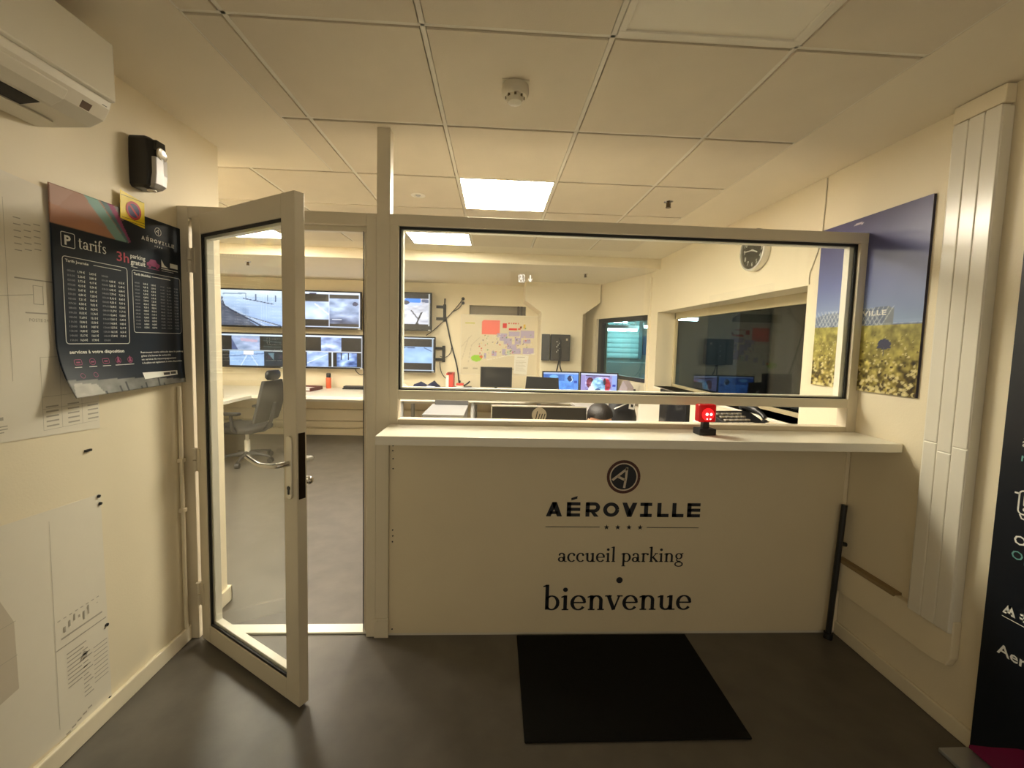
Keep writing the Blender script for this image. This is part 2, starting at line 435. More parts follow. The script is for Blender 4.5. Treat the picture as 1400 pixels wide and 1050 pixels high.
# ---------------------------------------------------------------- rasters for flat pictures
class Ras:
    def __init__(self, w_, h_, c=(0, 0, 0)):
        self.w, self.h = w_, h_
        self.a = np.empty((h_, w_, 3)); self.a[:] = np.array(c)/255.0
        u, v = np.meshgrid((np.arange(w_)+.5)/w_, (np.arange(h_)+.5)/h_); self.u, self.v = u, v
        self.rs = np.random.RandomState(w_*7+h_)
    def mask(self, m, c, k=1.0):
        k = np.where(m, k, 0.0)[..., None]; self.a = self.a*(1-k)+np.array(c)/255.0*k; return self
    def rect(self, a, b, c, d, col, k=1.0): return self.mask((self.u >= a) & (self.u < c) & (self.v >= b) & (self.v < d), col, k)
    def ell(self, cx, cy, rx, ry, col, k=1.0): return self.mask(((self.u-cx)/rx)**2+((self.v-cy)/ry)**2 < 1, col, k)
    def grad(self, a, b, c, d, c0, c1):
        m = (self.u >= a) & (self.u < c) & (self.v >= b) & (self.v < d)
        t = np.clip((self.v-b)/(d-b), 0, 1)[..., None]
        g = np.array(c0)/255*(1-t)+np.array(c1)/255*t
        self.a = np.where(m[..., None], g, self.a); return self
    def line(self, pts, wd, col, k=1.0, asp=1.0):
        for (x0, y0), (x1, y1) in zip(pts, pts[1:]):
            dx, dy = (x1-x0), (y1-y0)*asp; L = dx*dx+dy*dy or 1e-9
            t = np.clip(((self.u-x0)*dx+(self.v-y0)*asp*dy)/L, 0, 1)
            d = np.hypot(self.u-x0-t*dx, (self.v-y0)*asp-t*dy); self.mask(d < wd/2, col, k)
        return self
    def poly(self, pts, col, k=1.0):
        ins = np.zeros(self.u.shape, bool); n = len(pts)
        for i in range(n):
            x0, y0 = pts[i]; x1, y1 = pts[(i+1) % n]
            if y0 == y1: continue
            c = ((y0 > self.v) != (y1 > self.v)) & (self.u < (x1-x0)*(self.v-y0)/(y1-y0)+x0); ins ^= c
        return self.mask(ins, col, k)
    def cloud(self, fx, fy, amp, a=0, b=0, c=1, d=1, tint=(1, 1, 1)):
        m = ((self.u >= a) & (self.u < c) & (self.v >= b) & (self.v < d))[..., None]
        n = np.zeros(self.u.shape)
        for o in range(3):
            g = self.rs.rand(int(fy*2**o)+2, int(fx*2**o)+2)
            x = self.u*(g.shape[1]-1.001); y = self.v*(g.shape[0]-1.001); xi = x.astype(int); yi = y.astype(int); xf = x-xi; yf = y-yi
            n += (g[yi, xi]*(1-xf)*(1-yf)+g[yi, xi+1]*xf*(1-yf)+g[yi+1, xi]*(1-xf)*yf+g[yi+1, xi+1]*xf*yf-.5)/2**o
        self.a = np.where(m, np.clip(self.a+amp*n[..., None]*np.array(tint), 0, 1), self.a); return self
    def mesh(self, name, parent, x0, z0, W, H, m, lift=0.0, warp=None, solid=0.0):
        w_, h_ = self.w, self.h
        X = x0+W*np.arange(w_)/(w_-1); Z = z0+H*np.arange(h_)/(h_-1)
        gx, gz = np.meshgrid(X, Z)
        gy = np.full(gx.shape, -lift)
        if warp is not None:
            gy = gy+np.vectorize(warp)(gx, gz)
        co = np.stack([gx, gy, gz], -1).reshape(-1, 3)
        idx = np.arange(w_*h_).reshape(h_, w_)
        q = np.stack([idx[:-1, :-1], idx[:-1, 1:], idx[1:, 1:], idx[1:, :-1]], -1).reshape(-1, 4)
        me = bpy.data.meshes.new(name)
        me.vertices.add(len(co)); me.vertices.foreach_set('co', co.ravel())
        me.loops.add(q.size); me.loops.foreach_set('vertex_index', q.ravel())
        me.polygons.add(len(q)); me.polygons.foreach_set('loop_start', np.arange(0, q.size, 4))
        me.update(calc_edges=True)
        at = me.color_attributes.new('ink', 'FLOAT_COLOR', 'POINT')
        a = np.clip(self.a, 0, 1); l = np.where(a <= .04045, a/12.92, ((a+.055)/1.055)**2.4)
        at.data.foreach_set('color', np.concatenate([l, np.ones((h_, w_, 1))], -1).ravel())
        me.materials.append(m)
        if warp is not None:
            me.polygons.foreach_set('use_smooth', [True]*len(me.polygons))
        o = bpy.data.objects.new(name, me); COL.objects.link(o); o.parent = parent
        if solid:
            sm = o.modifiers.new('thickness', 'SOLIDIFY'); sm.thickness = solid; sm.offset = -1 if solid > 0 else 1
        return o

# ---------------------------------------------------------------- setting
XL, XR, ZC, YP = -1.47, 1.845, 2.469, 2.056
b = MB().box(-4.7, -1.1, -0.1, 2.09, 6.65, 0)
struct('floor', b, floor_m, 'grey-brown marbled vinyl floor running through both rooms')

b = MB()
b.box(-4.7, -1.1, 2.49, 2.09, 6.65, 2.6)
b.box(XL, -1.1, ZC, -0.98, 2.584, 2.492)
b.box(-4.6, 2.33, ZC, XL, 2.584, 2.492)
b.box(1.40, -1.1, ZC, XR, 4.384, 2.492)
b.box(-4.6, 4.384, ZC, XR, 4.72, 2.492)
ceiling = struct('ceiling', b, ceil_m, 'low suspended ceiling of square cream tiles between plain plaster strips')
colx = [-0.98, -0.848, -0.248, 0.352, 0.952, 1.40]
leftx = [-0.848-0.6*k for k in range(7)][::-1]
rows = [1.384+0.6*k for k in range(-4, 6)]
PANELS = {(-0.248, 2.584): 2, (-0.848, 3.784): 1, (-2.648, 3.784): 1, (-3.848, 2.584): 1, (0.352, 0.784): 0, (-2.648, 2.584): 1}
tiles = {}
def ceiling_tile(x0, y0, x1, y1):
    key = (round(x1-x0, 3), round(y1-y0, 3))
    if key not in tiles:
        g = 0.0115; w_, d_ = key
        o = MB().box(g, g, 0, w_-g, d_-g, 0.014).build('ceiling_tile', tile_m, ceiling)
        tiles[key] = o
    else:
        o = tiles[key].copy(); COL.objects.link(o)
    o.location = (x0, y0, ZC-0.003+rnd.uniform(-.001, .001))
cells = []
for j in range(len(rows)-1):
    y0, y1 = rows[j], rows[j+1]
    if y0 < 2.5:
        xs = colx
    else:
        xs = leftx[:-1]+[-0.848, -0.248, 0.352, 0.952, 1.40]
    for x0, x1 in zip(xs, xs[1:]):
        if (round(x0, 3), round(y0, 3)) in PANELS: continue
        ceiling_tile(x0, y0, x1, y1)
def rail(x0, y0, x1, y1):
    MB().box(x0, y0, ZC+0.001, x1, y1, ZC+0.018).build('grid_rail', rail_m, ceiling, bevel=0.0015)
h_ = 0.0085
for x in colx[1:-1]:
    rail(x-h_, rows[0], x+h_, rows[-1])
for x in leftx[:-1]:
    rail(x-h_, 2.584, x+h_, rows[-1])
for j, y in enumerate(rows):
    rail(-0.98 if y < 2.5 else -4.448, y-h_*.8, 1.40, y+h_*.8)
for x, y0, y1 in ((-0.98, rows[0], 2.584), (1.40, rows[0], 4.384)):
    rail(x-h_*.8, y0, x+h_*.8, y1)

# walls
b = MB()
b.box(-1.65, -1.1, 0, XL, 2.33, 2.5)
b.box(-4.7, 2.15, 0, -1.65, 2.33, 2.5)
wall_left = struct('wall_left', b, wall_m, 'cream painted wall on the left that ends just past the door frame')
b = MB()
WY0, WY1, WZ0, WZ1 = 2.428, 4.72, 1.035, 1.876
b.box(XR, -1.1, 0, 2.09, WY0, 2.5); b.box(XR, WY1, 0, 2.09, 4.96, 2.5)
b.box(XR, WY0, 0, 2.09, WY1, WZ0); b.box(XR, WY0, WZ1, 2.09, WY1, 2.5)
struct('wall_right', b, wall_m, 'cream painted wall on the right with a deep long window')
MO = Matrix.Translation((1.862, 4.95, 0)) @ Matrix.Rotation(math.atan2(1.15, -0.34), 4, 'Z')
b = MB()
OX0, OX1, OZ0, OZ1 = 0.040, 1.285, 1.03, 1.868
b.box(-.05, -.2, 0, OX0, 0, 2.5, M=MO); b.box(OX1, -.2, 0, 1.66, 0, 2.5, M=MO)
b.box(OX0, -.2, 0, OX1, 0, OZ0, M=MO); b.box(OX0, -.2, OZ1, OX1, 0, 2.5, M=MO)
struct('wall_corner', b, wall_m, 'cream angled corner wall holding the teal-lit window')
b = MB()
NX0, NX1, NZ0, NZ1 = -0.40, 0.47, 1.905, 2.045
b.box(-4.7, 6.5, 0, NX0, 6.65, 2.5); b.box(NX1, 6.5, 0, 1.42, 6.65, 2.5)
b.box(NX0, 6.5, 0, NX1, 6.65, NZ0); b.box(NX0, 6.5, NZ1, NX1, 6.65, 2.5); b.box(NX0, 6.64, NZ0, NX1, 6.66, NZ1)
struct('wall_back', b, wall_m, 'cream back wall carrying the screens and the site map')
struct('wall_side', MB().box(-4.75, 2.15, 0, -4.6, 6.65, 2.5), wall_m, 'cream far left wall of the control room')
struct('trim_1', MB().box(-4.6, 4.70, 2.36, XR+.01, 6.5, 2.475), ceil_m, 'lowered plaster ceiling band along the back of the control room')
pil = [(0.66, 0), (1.27, 0), (1.27, 1.915), (1.515, 2.10), (1.515, 2.365), (0.42, 2.365), (0.42, 2.095), (0.66, 1.93)]
struct('trim_2', MB().prism(pil, 'y', 6.05, 6.52), wall_m, 'cream pillar with a flared head in the back corner', bevel=0.008)
struct('trim_3', MB().box(1.825, 4.93, 0, 1.885, 4.985, 2.30), wall_m, 'narrow cream corner post between the two windows', bevel=0.008)
# small recessed light on the back wall
win = setting('window_4', 'shallow grey-brown glazed slot high on the back wall above the map', (NX0, 6.5, NZ0))
slot_m = mat('slot_backing', s(150, 128, 104), 0.3, noise=0.25, nscale=5)
MB().box(0, .10, 0, NX1-NX0, .13, NZ1-NZ0).build('backing', slot_m, win)
MB().box(0.74, .02, 0, .765, .1, NZ1-NZ0).box(.80, .03, 0, .815, .1, NZ1-NZ0).build('divider', mat('brown_metal', s(84, 66, 50), .5), win)
MB().box(0, .05, 0, NX1-NX0, .054, NZ1-NZ0).build('glass_pane', glass_m, win)
# recessed panelling under the long desk
b = MB().box(-4.6, 6.44, 0.0, 0.4, 6.5, 0.10).box(-4.6, 6.42, 0.23, 0.4, 6.5, 0.40).box(-4.6, 6.455, 0.12, .4, 6.5, .215)
struct('trim_4', b, wall_m, 'stepped cream cable ducts along the back wall under the desk', bevel=0.006)

# baseboards
bb_m = mat('baseboard_paint', (0.80, 0.72, 0.55), 0.45, noise=0.06, nscale=9)
b = MB().box(XL, -1.1, 0, XL+.018, 2.03, 0.075)
struct('baseboard_left', b, bb_m, 'cream painted baseboard along the left wall', bevel=0.005)
b = MB().box(-1.65, 2.33, 0, XL+.018, 2.348, 0.085).box(XL, 2.10, 0, XL+.018, 2.348, .085)
struct('baseboard_end', b, bb_m, 'cream baseboard wrapping the wall end behind the door', bevel=0.005)
b = MB().box(XR-.016, -1.1, 0, XR, 2.04, 0.07).box(XR-.016, 2.1, 0, XR, 4.9, 0.07)
struct('baseboard_right', b, bb_m, 'cream painted baseboard along the right wall', bevel=0.005)

# garage behind the control room windows
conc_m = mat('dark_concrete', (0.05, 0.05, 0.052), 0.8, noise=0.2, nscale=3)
teal_m = mat('teal_shutter_paint', s(176, 212, 212), 0.5)
b = MB().box(1.9, 2.0, -.1, 8, 11, 0).box(1.2, 10.8, 0, 8, 11, 2.8).box(1.2, 6.66, 2.7, 2.0, 11, 2.8).box(1.2, 6.66, -.1, 1.9, 11, 0).box(1.2, 6.66, 0, 1.3, 11, 2.8).box(7.6, 2.0, 0, 7.8, 11, 3).box(2.09, 1.8, 0, 8, 2.0, 3).box(2.0, 2.0, 2.7, 8, 11, 2.8).box(3.75, 6.3, 0, 3.9, 9.0, 2.7).box(3.75, 9.0, 0, 8, 9.2, 2.7)  # includes walls added to keep bay and ambient light off the dark window
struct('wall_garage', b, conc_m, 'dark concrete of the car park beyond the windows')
b = MB().box(1.31, 8.7, 0, 3.75, 8.8, 2.7).box(1.5, 8.3, 0, 3.75, 8.7, 1.14)
struct('wall_bay', b, mat('bay_paint', s(128, 150, 150), .7), 'pale wall of the lit car park bay behind the angled window')
sh = thing('roller_shutter', 'teal ribbed roller shutter seen through the angled window', 'shutter', (1.6, 8.66, 1.22))
for k in range(9):
    MB().prism([(-.012, 0), (-.03, .03), (-.03, .07), (-.012, .1), (0, .1), (0, 0)], 'x', 0, 1.40).build('slat', teal_m, sh).location = (0, 0, .102*k)
MB().box(1.40, -.06, 0, 1.46, 0, .95).build('guide_rail', mat('teal_dark', s(60, 110, 120), .5), sh)
bp_ = MB().box(0, 0, 0, .42, .02, .40)
tag(bp_.build('notice_board', mat('blue_board', s(34, 92, 128), .5)), 'small blue board beyond the angled window beside the shutter', 'board').location = (3.10, 8.66, 1.30)
tube_m = emission('tube_light', (0.85, 1.0, 1.0), 24.0)
house_m = mat('tube_housing', (0.6, 0.62, 0.62), .4)
def tube_light(x, y, z, L, lab):
    t = thing('tube_light', lab, 'light', (x, y, z), group='car park tube lights')
    MB().box(0, -.05, .02, L, .05, .08).build('housing', house_m, t)
    MB().cyl((.02, 0, 0), (L-.02, 0, 0), .028).build('tube', tube_m, t)
    for k in (.2, .8): MB().box(L*k, -.01, .08, L*k+.02, .01, 2.7-z).build('hanger', house_m, t)
tube_light(1.90, 7.9, 1.94, 0.62, 'long bright tube light in the car park, highest and leftmost in the angled window')
tube_light(1.86, 7.5, 1.77, 0.52, 'bright tube light hanging just below the highest one in the angled window')
tube_light(2.52, 8.2, 1.80, 0.30, 'short tube light in the middle of the angled window')
tube_light(2.86, 8.0, 1.86, 0.32, 'short tube light nearest the corner post in the angled window')
tube_light(2.86, 6.5, 1.93, 0.34, 'bright tube light seen through the far upper corner of the long window')

# windows to the garage
win = setting('window_2', 'long dark window in the right wall reflecting the room', (2.075, WY0, WZ0))
L_ = WY1-WY0; Hh = WZ1-WZ0
b = MB().box(-.03, 0, 0, .0, L_, .03).box(-.03, 0, Hh-.075, .0, L_, Hh).box(-.03, L_-.035, 0, 0, L_, Hh).box(-.03, 0, 0, 0, .03, Hh)
b.build('frame', mat('window_frame_paint', s(196, 182, 146), .45), win, bevel=0.004)
MB().box(.0, 0, 0, .006, L_, Hh).build('glass_pane', darkglass_m, win)
MB().box(-.24, 0, -.02, 0, L_, 0.0).build('sill', white_m, win, bevel=0.003)
win = setting('window_3', 'angled black-framed window glowing teal from the car park lights', MO.translation, math.atan2(1.15, -0.34))
b = MB().box(OX0, -.10, OZ0, OX1, -.04, OZ0+.05).box(OX0, -.10, OZ1-.06, OX1, -.04, OZ1).box(OX0, -.10, OZ0, OX0+.05, -.04, OZ1).box(OX1-.10, -.10, OZ0, OX1, -.04, OZ1)
b.build('frame', black_m, win, bevel=0.003)
MB().box(OX0, -.085, OZ0, OX1, -.079, OZ1).build('glass_pane', glass('teal_glass', (.70, .90, .92)), win)
for z in (1.28, 1.62): MB().cyl((OX0-.02, 0, z), (OX0-.02, .012, z), .012).build('fixing_bolt', black_m, win)

# ---------------------------------------------------------------- ceiling lamps
light_e = emission('lamp_panel', LIGHT_COLOR, PANEL_STRENGTH)
main_e = emission('main_lamp_panel', LIGHT_COLOR, MAIN_PANEL_STRENGTH)
off_m = mat('unlit_diffuser', (0.86, 0.80, 0.66), 0.45)
labs = {(-0.248, 2.584): 'lit square ceiling panel above the glass partition', (-0.848, 3.784): 'lit square ceiling panel deeper in the control room, seen through the partition glass',
        (-2.648, 3.784): 'lit square ceiling panel seen through the top corner of the open door', (-3.848, 2.584): 'lit square ceiling panel at the far left of the control room',
        (-2.648, 2.584): 'lit square ceiling panel over the left of the control room behind the wall end',
        (0.352, 0.784): 'unlit square ceiling panel with a thin frame over the foyer'}
for (x, y), on in PANELS.items():
    t = thing('ceiling_panel_light', labs[(x, y)], 'ceiling light', (x, y, ZC-.004), group='square ceiling panel lights')
    f = .010; e = .032 if not on else .018
    MB().box(f, f, 0, .6-f, f+e-f, .02).box(f, .6-f-e+f, 0, .6-f, .6-f, .02).box(f, e, 0, e, .6-e, .02).box(.6-e, e, 0, .6-f, .6-e, .02).build('frame', rail_m, t, bevel=.002)
    MB().box(e, e, .006, .6-e, .6-e, .012).build('diffuser', (main_e if on == 2 else light_e) if on else off_m, t)

# ---------------------------------------------------------------- glazed partition, counter and door
part = setting('window_1', 'beige framed glass partition standing on the reception counter', (0, YP, 0))
F0, F1 = -.03, .035
def fr(x0, z0, x1, z1, name='frame_rail', y0=F0, y1=F1, m=None):
    return MB().box(x0, y0, z0, x1, y1, z1).build(name, m or frame_m, part, bevel=.0025)
fr(-.565, 0, -.503, ZC, 'post', -.028, .032)
fr(-.503, 2.026, 1.856, 2.078, 'frame_rail')
fr(-.503, 1.055, -.462, 2.026, 'frame_rail')
fr(1.795, 1.055, 1.856, 2.026, 'frame_rail')
fr(-.462, 1.205, 1.795, 1.25, 'frame_rail')
fr(-.462, 1.078, 1.795, 1.108, 'frame_rail')
MB().box(-.472, -.04, 1.06, 1.80, .06, 1.082).build('sill', frame_m, part, bevel=.002)
g = .012
MB().box(-.462, -.014, 1.25, 1.795, -.006, 1.25+.006).box(-.462, -.014, 2.026-g, 1.795, -.006, 2.026).box(-.462, -.014, 1.25, -.462+.008, -.006, 2.026).box(1.795-g, -.014, 1.25, 1.795, -.006, 2.026).build('gasket', gasket_m, part)
MB().box(-.462, -.012, 1.25, 1.795, -.004, 2.026).build('glass_pane', glass_m, part)
b = MB()
for x0, z0, x1, z1 in ((-.462, 1.25, -.447, 2.026), (1.765, 1.25, 1.795, 2.026), (-.462, 1.25, 1.795, 1.262), (-.462, 2.012, 1.795, 2.026)):
    b.box(x0, 0.0, z0, x1, .034, z1)
b.build('glazing_bead', white_m, part)
b = MB().box(-.57, -.034, 0, -.50, -.026, .10)
for x in (-.555, -.515):
    b.cyl((x, -.034, .085), (x, -.037, .085), .004)
b.build('base_plate', frame_m, part, bevel=.002)

ctr = thing('reception_counter', 'cream reception counter front with dark lettering under the shelf', 'counter', (0, 2.04, 0))
MB().box(-.503, 0, .012, 1.825, .035, 1.043).build('front_panel', panel_m, ctr, bevel=.002)
MB().box(-.503, .002, 0, 1.84, .03, .014).build('kick_strip', mat('pale_strip', (0.7, .66, .56), .4), ctr)
MB().box(1.822, -.004, .012, 1.842, .034, 1.043).build('end_filler', wall_m, ctr, bevel=.002)
for z in (1.0, .975, .95, .91, .86, .55, .52, .49, .035):
    MB().cyl((-.485+rnd.uniform(-.003, .003), 0, z), (-.485, -.003, z), .0035, n=8).build('screw', black_m, ctr)
# lettering on the front
F = Flat(); sans_word(F, .276, .625, .794, .074); F.build('shop_name_lettering', ink_m, ctr, .0012)
for q in ((.276, .5695, .553, .5725), (.795, .5685, 1.066, .5715)): Flat().rect(*q).build('rule_line', ink_m, ctr, .0012)
for k in range(4):
    F = Flat(); star(F, .588+.0577*k, .570, .0145); F.build('star', ink_m, ctr, .0012)
cx, cz, R0 = .664, .832, .086
F = Flat(); F.ring(cx, cz, R0-.0075, .015); F.build('emblem_ring', mat('maroon_ink', s(86, 48, 40), .5), ctr, .0012)
F = Flat(); F.disc(cx, cz, .073, n=40); F.build('emblem_disc', ink_m, ctr, .0008)
F = Flat(); F.ring(cx, cz, .0685, .0065); emblem_letter(F, cx, cz, .066); F.build('emblem_letter', mat('cream_ink', (0.72, .63, .50), .5), ctr, .0016)
F = Flat(); serif_text(F, 'accueil parking', .342, .388, .655, .047); F.build('welcome_lettering', ink_m, ctr, .0012)
F = Flat(); F.disc(.667, .291, .0165); F.build('dot', ink_m, ctr, .0012)
F = Flat(); serif_text(F, 'bienvenue', .272, .131, .782, .079); F.build('greeting_lettering', ink_m, ctr, .0012)

b = MB().box(-.497, 1.77, 1.044, 1.843, 2.024, 1.084)
tag(b.build('counter_shelf', white_m, None, bevel=.003), 'long white counter shelf in front of the partition glass', 'shelf')

# door frame
b = MB().box(XL, 2.03, 0, -1.418, 2.10, 2.078).box(-.612, 2.03, 0, -.565, 2.085, 2.078).box(-1.418, 2.03, 2.022, -.612, 2.09, 2.078)
b.box(-1.418, 2.055, 1.996, -.612, 2.09, 2.022).box(-.632, 2.06, 0, -.612, 2.085, 2.0)
fo = struct('trim_5', b, frame_m, 'beige metal door frame between wall end and partition post', bevel=.003)
tag(MB().box(-1.418, 2.05, 0, -.612, 2.115, .012).build('trim_6', mat('threshold_strip', (0.85, .83, .76), .35), None, bevel=.003), 'pale metal threshold strip in the doorway', kind='structure')
tag(MB().box(-.634, 2.052, 0.01, -.6325, 2.062, 2.0).build('trim_7', gasket_m), 'thin black seal along the door jamb', kind='structure')

door = setting('door_1', 'open beige framed glass door with lever handle', (-1.398, 2.018, 0), math.atan2(-.531, .847))
DL, DT, Z0, Z1 = .768, .042, .014, 2.030
def dbox(x0, z0, x1, z1, name, m, y0=0.0, y1=DT, bv=.003):
    return MB().box(x0, y0, z0, x1, y1, z1).build(name, m, door, bevel=bv)
dbox(.004, Z0, .078, Z1, 'stile', frame_m); dbox(.685, Z0, DL, Z1, 'stile', frame_m)
dbox(.078, Z0, .685, .100, 'bottom_rail', frame_m); dbox(.078, 1.940, .685, Z1, 'top_rail', frame_m)
b = MB(); q = .011
b.box(.078, .004, .10, .078+q, .012, 1.94).box(.685-.005, .004, .10, .685, .012, 1.94).box(.078, .004, .10, .685, .012, .10+q).box(.078, .004, 1.94-q, .685, .012, 1.94)
b.build('gasket', gasket_m, door)
MB().box(.078, .008, .10, .685, .014, 1.94).build('glass_pane', glass_m, door)
b = MB(); q = .022
b.box(.078, .016, .10, .078+q, DT+.004, 1.94).box(.685-q, .016, .10, .685, DT+.004, 1.94).box(.078, .016, .10, .685, DT+.004, .10+q).box(.078, .016, 1.94-q, .685, DT+.004, 1.94)
b.build('glazing_bead', white_m, door, bevel=.002)
for z in (1.83, .90, .24):
    h = MB().cyl((-.004, -.008, z-.055), (-.004, -.008, z-.002), .010).cyl((-.004, -.008, z+.002), (-.004, -.008, z+.055), .010).box(-.002, -.004, z-.055, .03, .0, z+.055).box(-.02, -.004, z-.05, -.004, .012, z+.05)
    h.build('hinge', frame_m, door, smooth=40)
def pill(x, z0, z1, wd, y0, y1):
    pts = []
    for cz_, s0 in ((z1-wd/2, 0), (z0+wd/2, 180)):
        pts += [(x+wd/2*math.cos(math.radians(s0+t)), cz_+wd/2*math.sin(math.radians(s0+t))) for t in range(0, 181, 20)]
    return MB().prism(pts, 'y', y0, y1)
hand = pill(.728, .862, 1.112, .034, -.008, 0).build('handle_plate', mat('satin_nickel', (0.74, .70, .60), .35, .6), door, bevel=.002, smooth=40)
lev = MB().tube([(.728, -.006, 1.004), (.728, -.04, 1.004), (.715, -.052, 1.002), (.65, -.056, .993), (.60, -.056, .992), (.545, -.056, 1.006), (.53, -.056, 1.010)], [.011]*3+[.010]*8+[.009]*20, 10, smooth=2)
lev.build('lever_handle', steel_m, hand, smooth=50)
MB().cyl((.728, -.008, .907), (.728, -.011, .907), .008).box(.724, -.011, .882, .732, -.008, .907).build('keyhole', dark_m, hand)
hb = pill(.728, .862, 1.112, .034, DT, DT+.008).build('handle_plate', mat('satin_nickel', (0.7, .7, .7)), door, bevel=.002, smooth=40)
MB().tube([(.728, DT, 1.004), (.728, DT+.045, 1.004), (.715, DT+.055, 1.0), (.64, DT+.056, .99), (.58, DT+.056, 1.0)], .010, 10, smooth=2).build('lever_handle', mat('white_lever', (0.8, .78, .72), .3), hb, smooth=50)
MB().tube([(.728, DT, .915), (.728, DT+.03, .915)], .012).ball((.728, DT+.035, .915), .018).build('turn_knob', steel_m, hb, smooth=50)
MB().box(DL-.001, .007, .865, DL+.003, .034, 1.125).build('lock_plate', mat('dark_bronze', s(58, 48, 38), .35, .8), door, bevel=.001)

tag(MB().box(.145, 1.455, 0, 1.02, 2.028, .008).build('floor_mat', dark_floor_m, None, bevel=.004), 'black doormat on the floor in front of the counter', 'mat')

# ---------------------------------------------------------------- left wall
RL, RR = PI/2, -PI/2          # things on the left / right wall: local x runs along the wall, local -y into the room
ac = thing('air_conditioner', 'cream wall air conditioner at the top of the left wall', 'air conditioner', (XL, 0.62, 2.135), RL)
acm = mat('ac_shell', (0.80, .745, .62), .35)
W_ = .83
prof = [(0, .0), (0, .285), (-.20, .285), (-.226, .265), (-.232, .082), (-.227, .062), (-.208, .028), (-.165, .006), (-.05, .0)]
MB().prism(prof, 'x', 0, W_).build('casing', acm, ac, bevel=.006)
MB().prism([(-.232, .083), (-.245, .088), (-.243, .262), (-.226, .272)], 'x', .0, W_).build('front_cover', mat('ac_cover', (0.82, .775, .655), .25), ac, bevel=.004)
fl = [(-.219, .056), (-.204, .030), (-.168, .010), (-.160, .018), (-.198, .038), (-.212, .064)]
MB().prism([(p[0]-.006, p[1]-.006) for p in fl], 'x', .03, .70).build('air_flap', acm, ac, bevel=.003)
MB().prism([(-.163, .004), (-.110, -.004), (-.108, .008), (-.160, .016)], 'x', .03, .68).build('air_outlet', gasket_m, ac)
MB().prism([(-.221, .049), (-.2075, .0275), (-.205, .030), (-.218, .052)], 'x', .745, .775).build('sensor_window', mat('ac_sensor', s(120, 100, 84), .3), ac)
MB().box(.80, -.2285, .066, .816, -.222, .082).build('clip', dark_m, ac)
MB().prism([(-.098, -.004), (-.02, -.004), (-.02, .0), (-.098, .0)], 'x', .05, .78).build('lower_panel', acm, ac)

dp = thing('wall_dispenser', 'black and silver air freshener dispenser on the left wall', 'dispenser', (XL, 1.783, 2.075), RL)
rings = []
for z, sx, dy in ((0, .062, .055), (.012, .082, .078), (.06, .085, .09), (.13, .085, .09), (.19, .08, .082), (.202, .07, .066)):
    hw = sx/2; c_ = .0425
    rings.append([(c_-hw, 0, z), (c_+hw, 0, z), (c_+hw, -dy*.86, z), (c_+hw*.55, -dy, z), (c_-hw*.55, -dy, z), (c_-hw, -dy*.86, z)])
MB().loft(rings).build('body', black_m, dp, bevel=.004)
rings = []
for z, sx, dy in ((.004, .05, .083), (.02, .066, .095), (.06, .068, .100), (.125, .068, .100)):
    hw = sx/2; c_ = .0425
    rings.append([(c_-hw, -dy+.02, z), (c_+hw, -dy+.02, z), (c_+hw*.9, -dy+.003, z), (c_, -dy-.003, z), (c_-hw*.9, -dy+.003, z)])
MB().loft(rings).build('silver_cover', mat('silver_paint', (0.42, .41, .41), .38, .6), dp, bevel=.003)
MB().prism([(.015, .15), (.07, .15), (.066, .192), (.02, .192)], 'y', -.096, -.08).build('display_window', mat('black_gloss', (.01, .01, .01), .1), dp, bevel=.003)
MB().lathe([(.024, 0), (.028, .004), (.024, .008), (.018, .006)], 20, M=Matrix.Translation((.0425, -.094, .14)) @ Matrix.Rotation(PI/2, 4, 'X')).build('chrome_ring', steel_m, dp, smooth=50)
MB().cyl((.0425, -.055, .001), (.0425, -.055, -.004), .016).build('nozzle', mat('nozzle_cream', (.7, .66, .55), .4), dp)

# tariff board: curved at its foot, away from the wall
def curl(u, v):
    k = max(0.0, (0.20-v)/0.20)
    return -.008-.055*k*k*(1.05-u/.62)-.006
po = thing('tariff_poster', 'dark blue parking tariff board curling off the left wall', 'poster', (XL, 1.462, 1.268), RL)
R_ = Ras(150, 175, (12, 26, 42))
PW, PH = .605, .705
def U(x): return x/PW
def V(z): return z/PH
R_.cloud(4, 4, .03)
R_.poly([(U(0), V(.578)), (U(.286), V(.576)), (U(.40), V(.60)), (U(.33), 1.01), (U(0), 1.01)], (170, 130, 112))
R_.poly([(U(0), V(.60)), (U(.1), V(.72)), (U(0), V(.72))], (176, 140, 124), .8)
R_.poly([(U(.0), V(.578)), (U(.25), V(.577)), (U(.20), V(.61)), (U(0), V(.64))], (176, 122, 92), .7)
R_.poly([(U(.10), V(.72)), (U(.155), V(.72)), (U(.285), V(.577)), (U(.235), V(.577))], (132, 168, 160))
R_.poly([(U(.165), V(.72)), (U(.20), V(.72)), (U(.30), V(.58)), (U(.285), V(.577))], (92, 118, 122))
R_.poly([(U(.195), V(.72)), (U(.222), V(.72)), (U(.31), V(.585)), (U(.296), V(.579))], (150, 66, 110))
R_.poly([(U(.222), V(.72)), (U(.32), V(.72)), (U(.34), V(.66)), (U(.262), V(.66))], (120, 120, 124), .8)
R_.poly([(U(.262), V(.655)), (U(.62), V(.655)), (U(.62), V(.58)), (U(.305), V(.58))], (12, 26, 42))
R_.poly([(U(.28), V(.71)), (U(.62), V(.71)), (U(.62), V(.58)), (U(.31), V(.588)), (U(.27), V(.64))], (11, 24, 38))
R_.poly([(0, 0), (1.0, 0), (1.0, V(.014)), (U(.3), V(.045)), (0, V(.06))], (118, 118, 114))  # sheen of the curled foot painted in as grey, with smudges over it
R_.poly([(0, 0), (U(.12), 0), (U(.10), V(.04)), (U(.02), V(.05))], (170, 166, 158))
R_.cloud(16, 30, .12, 0, 0, 1, V(.055))
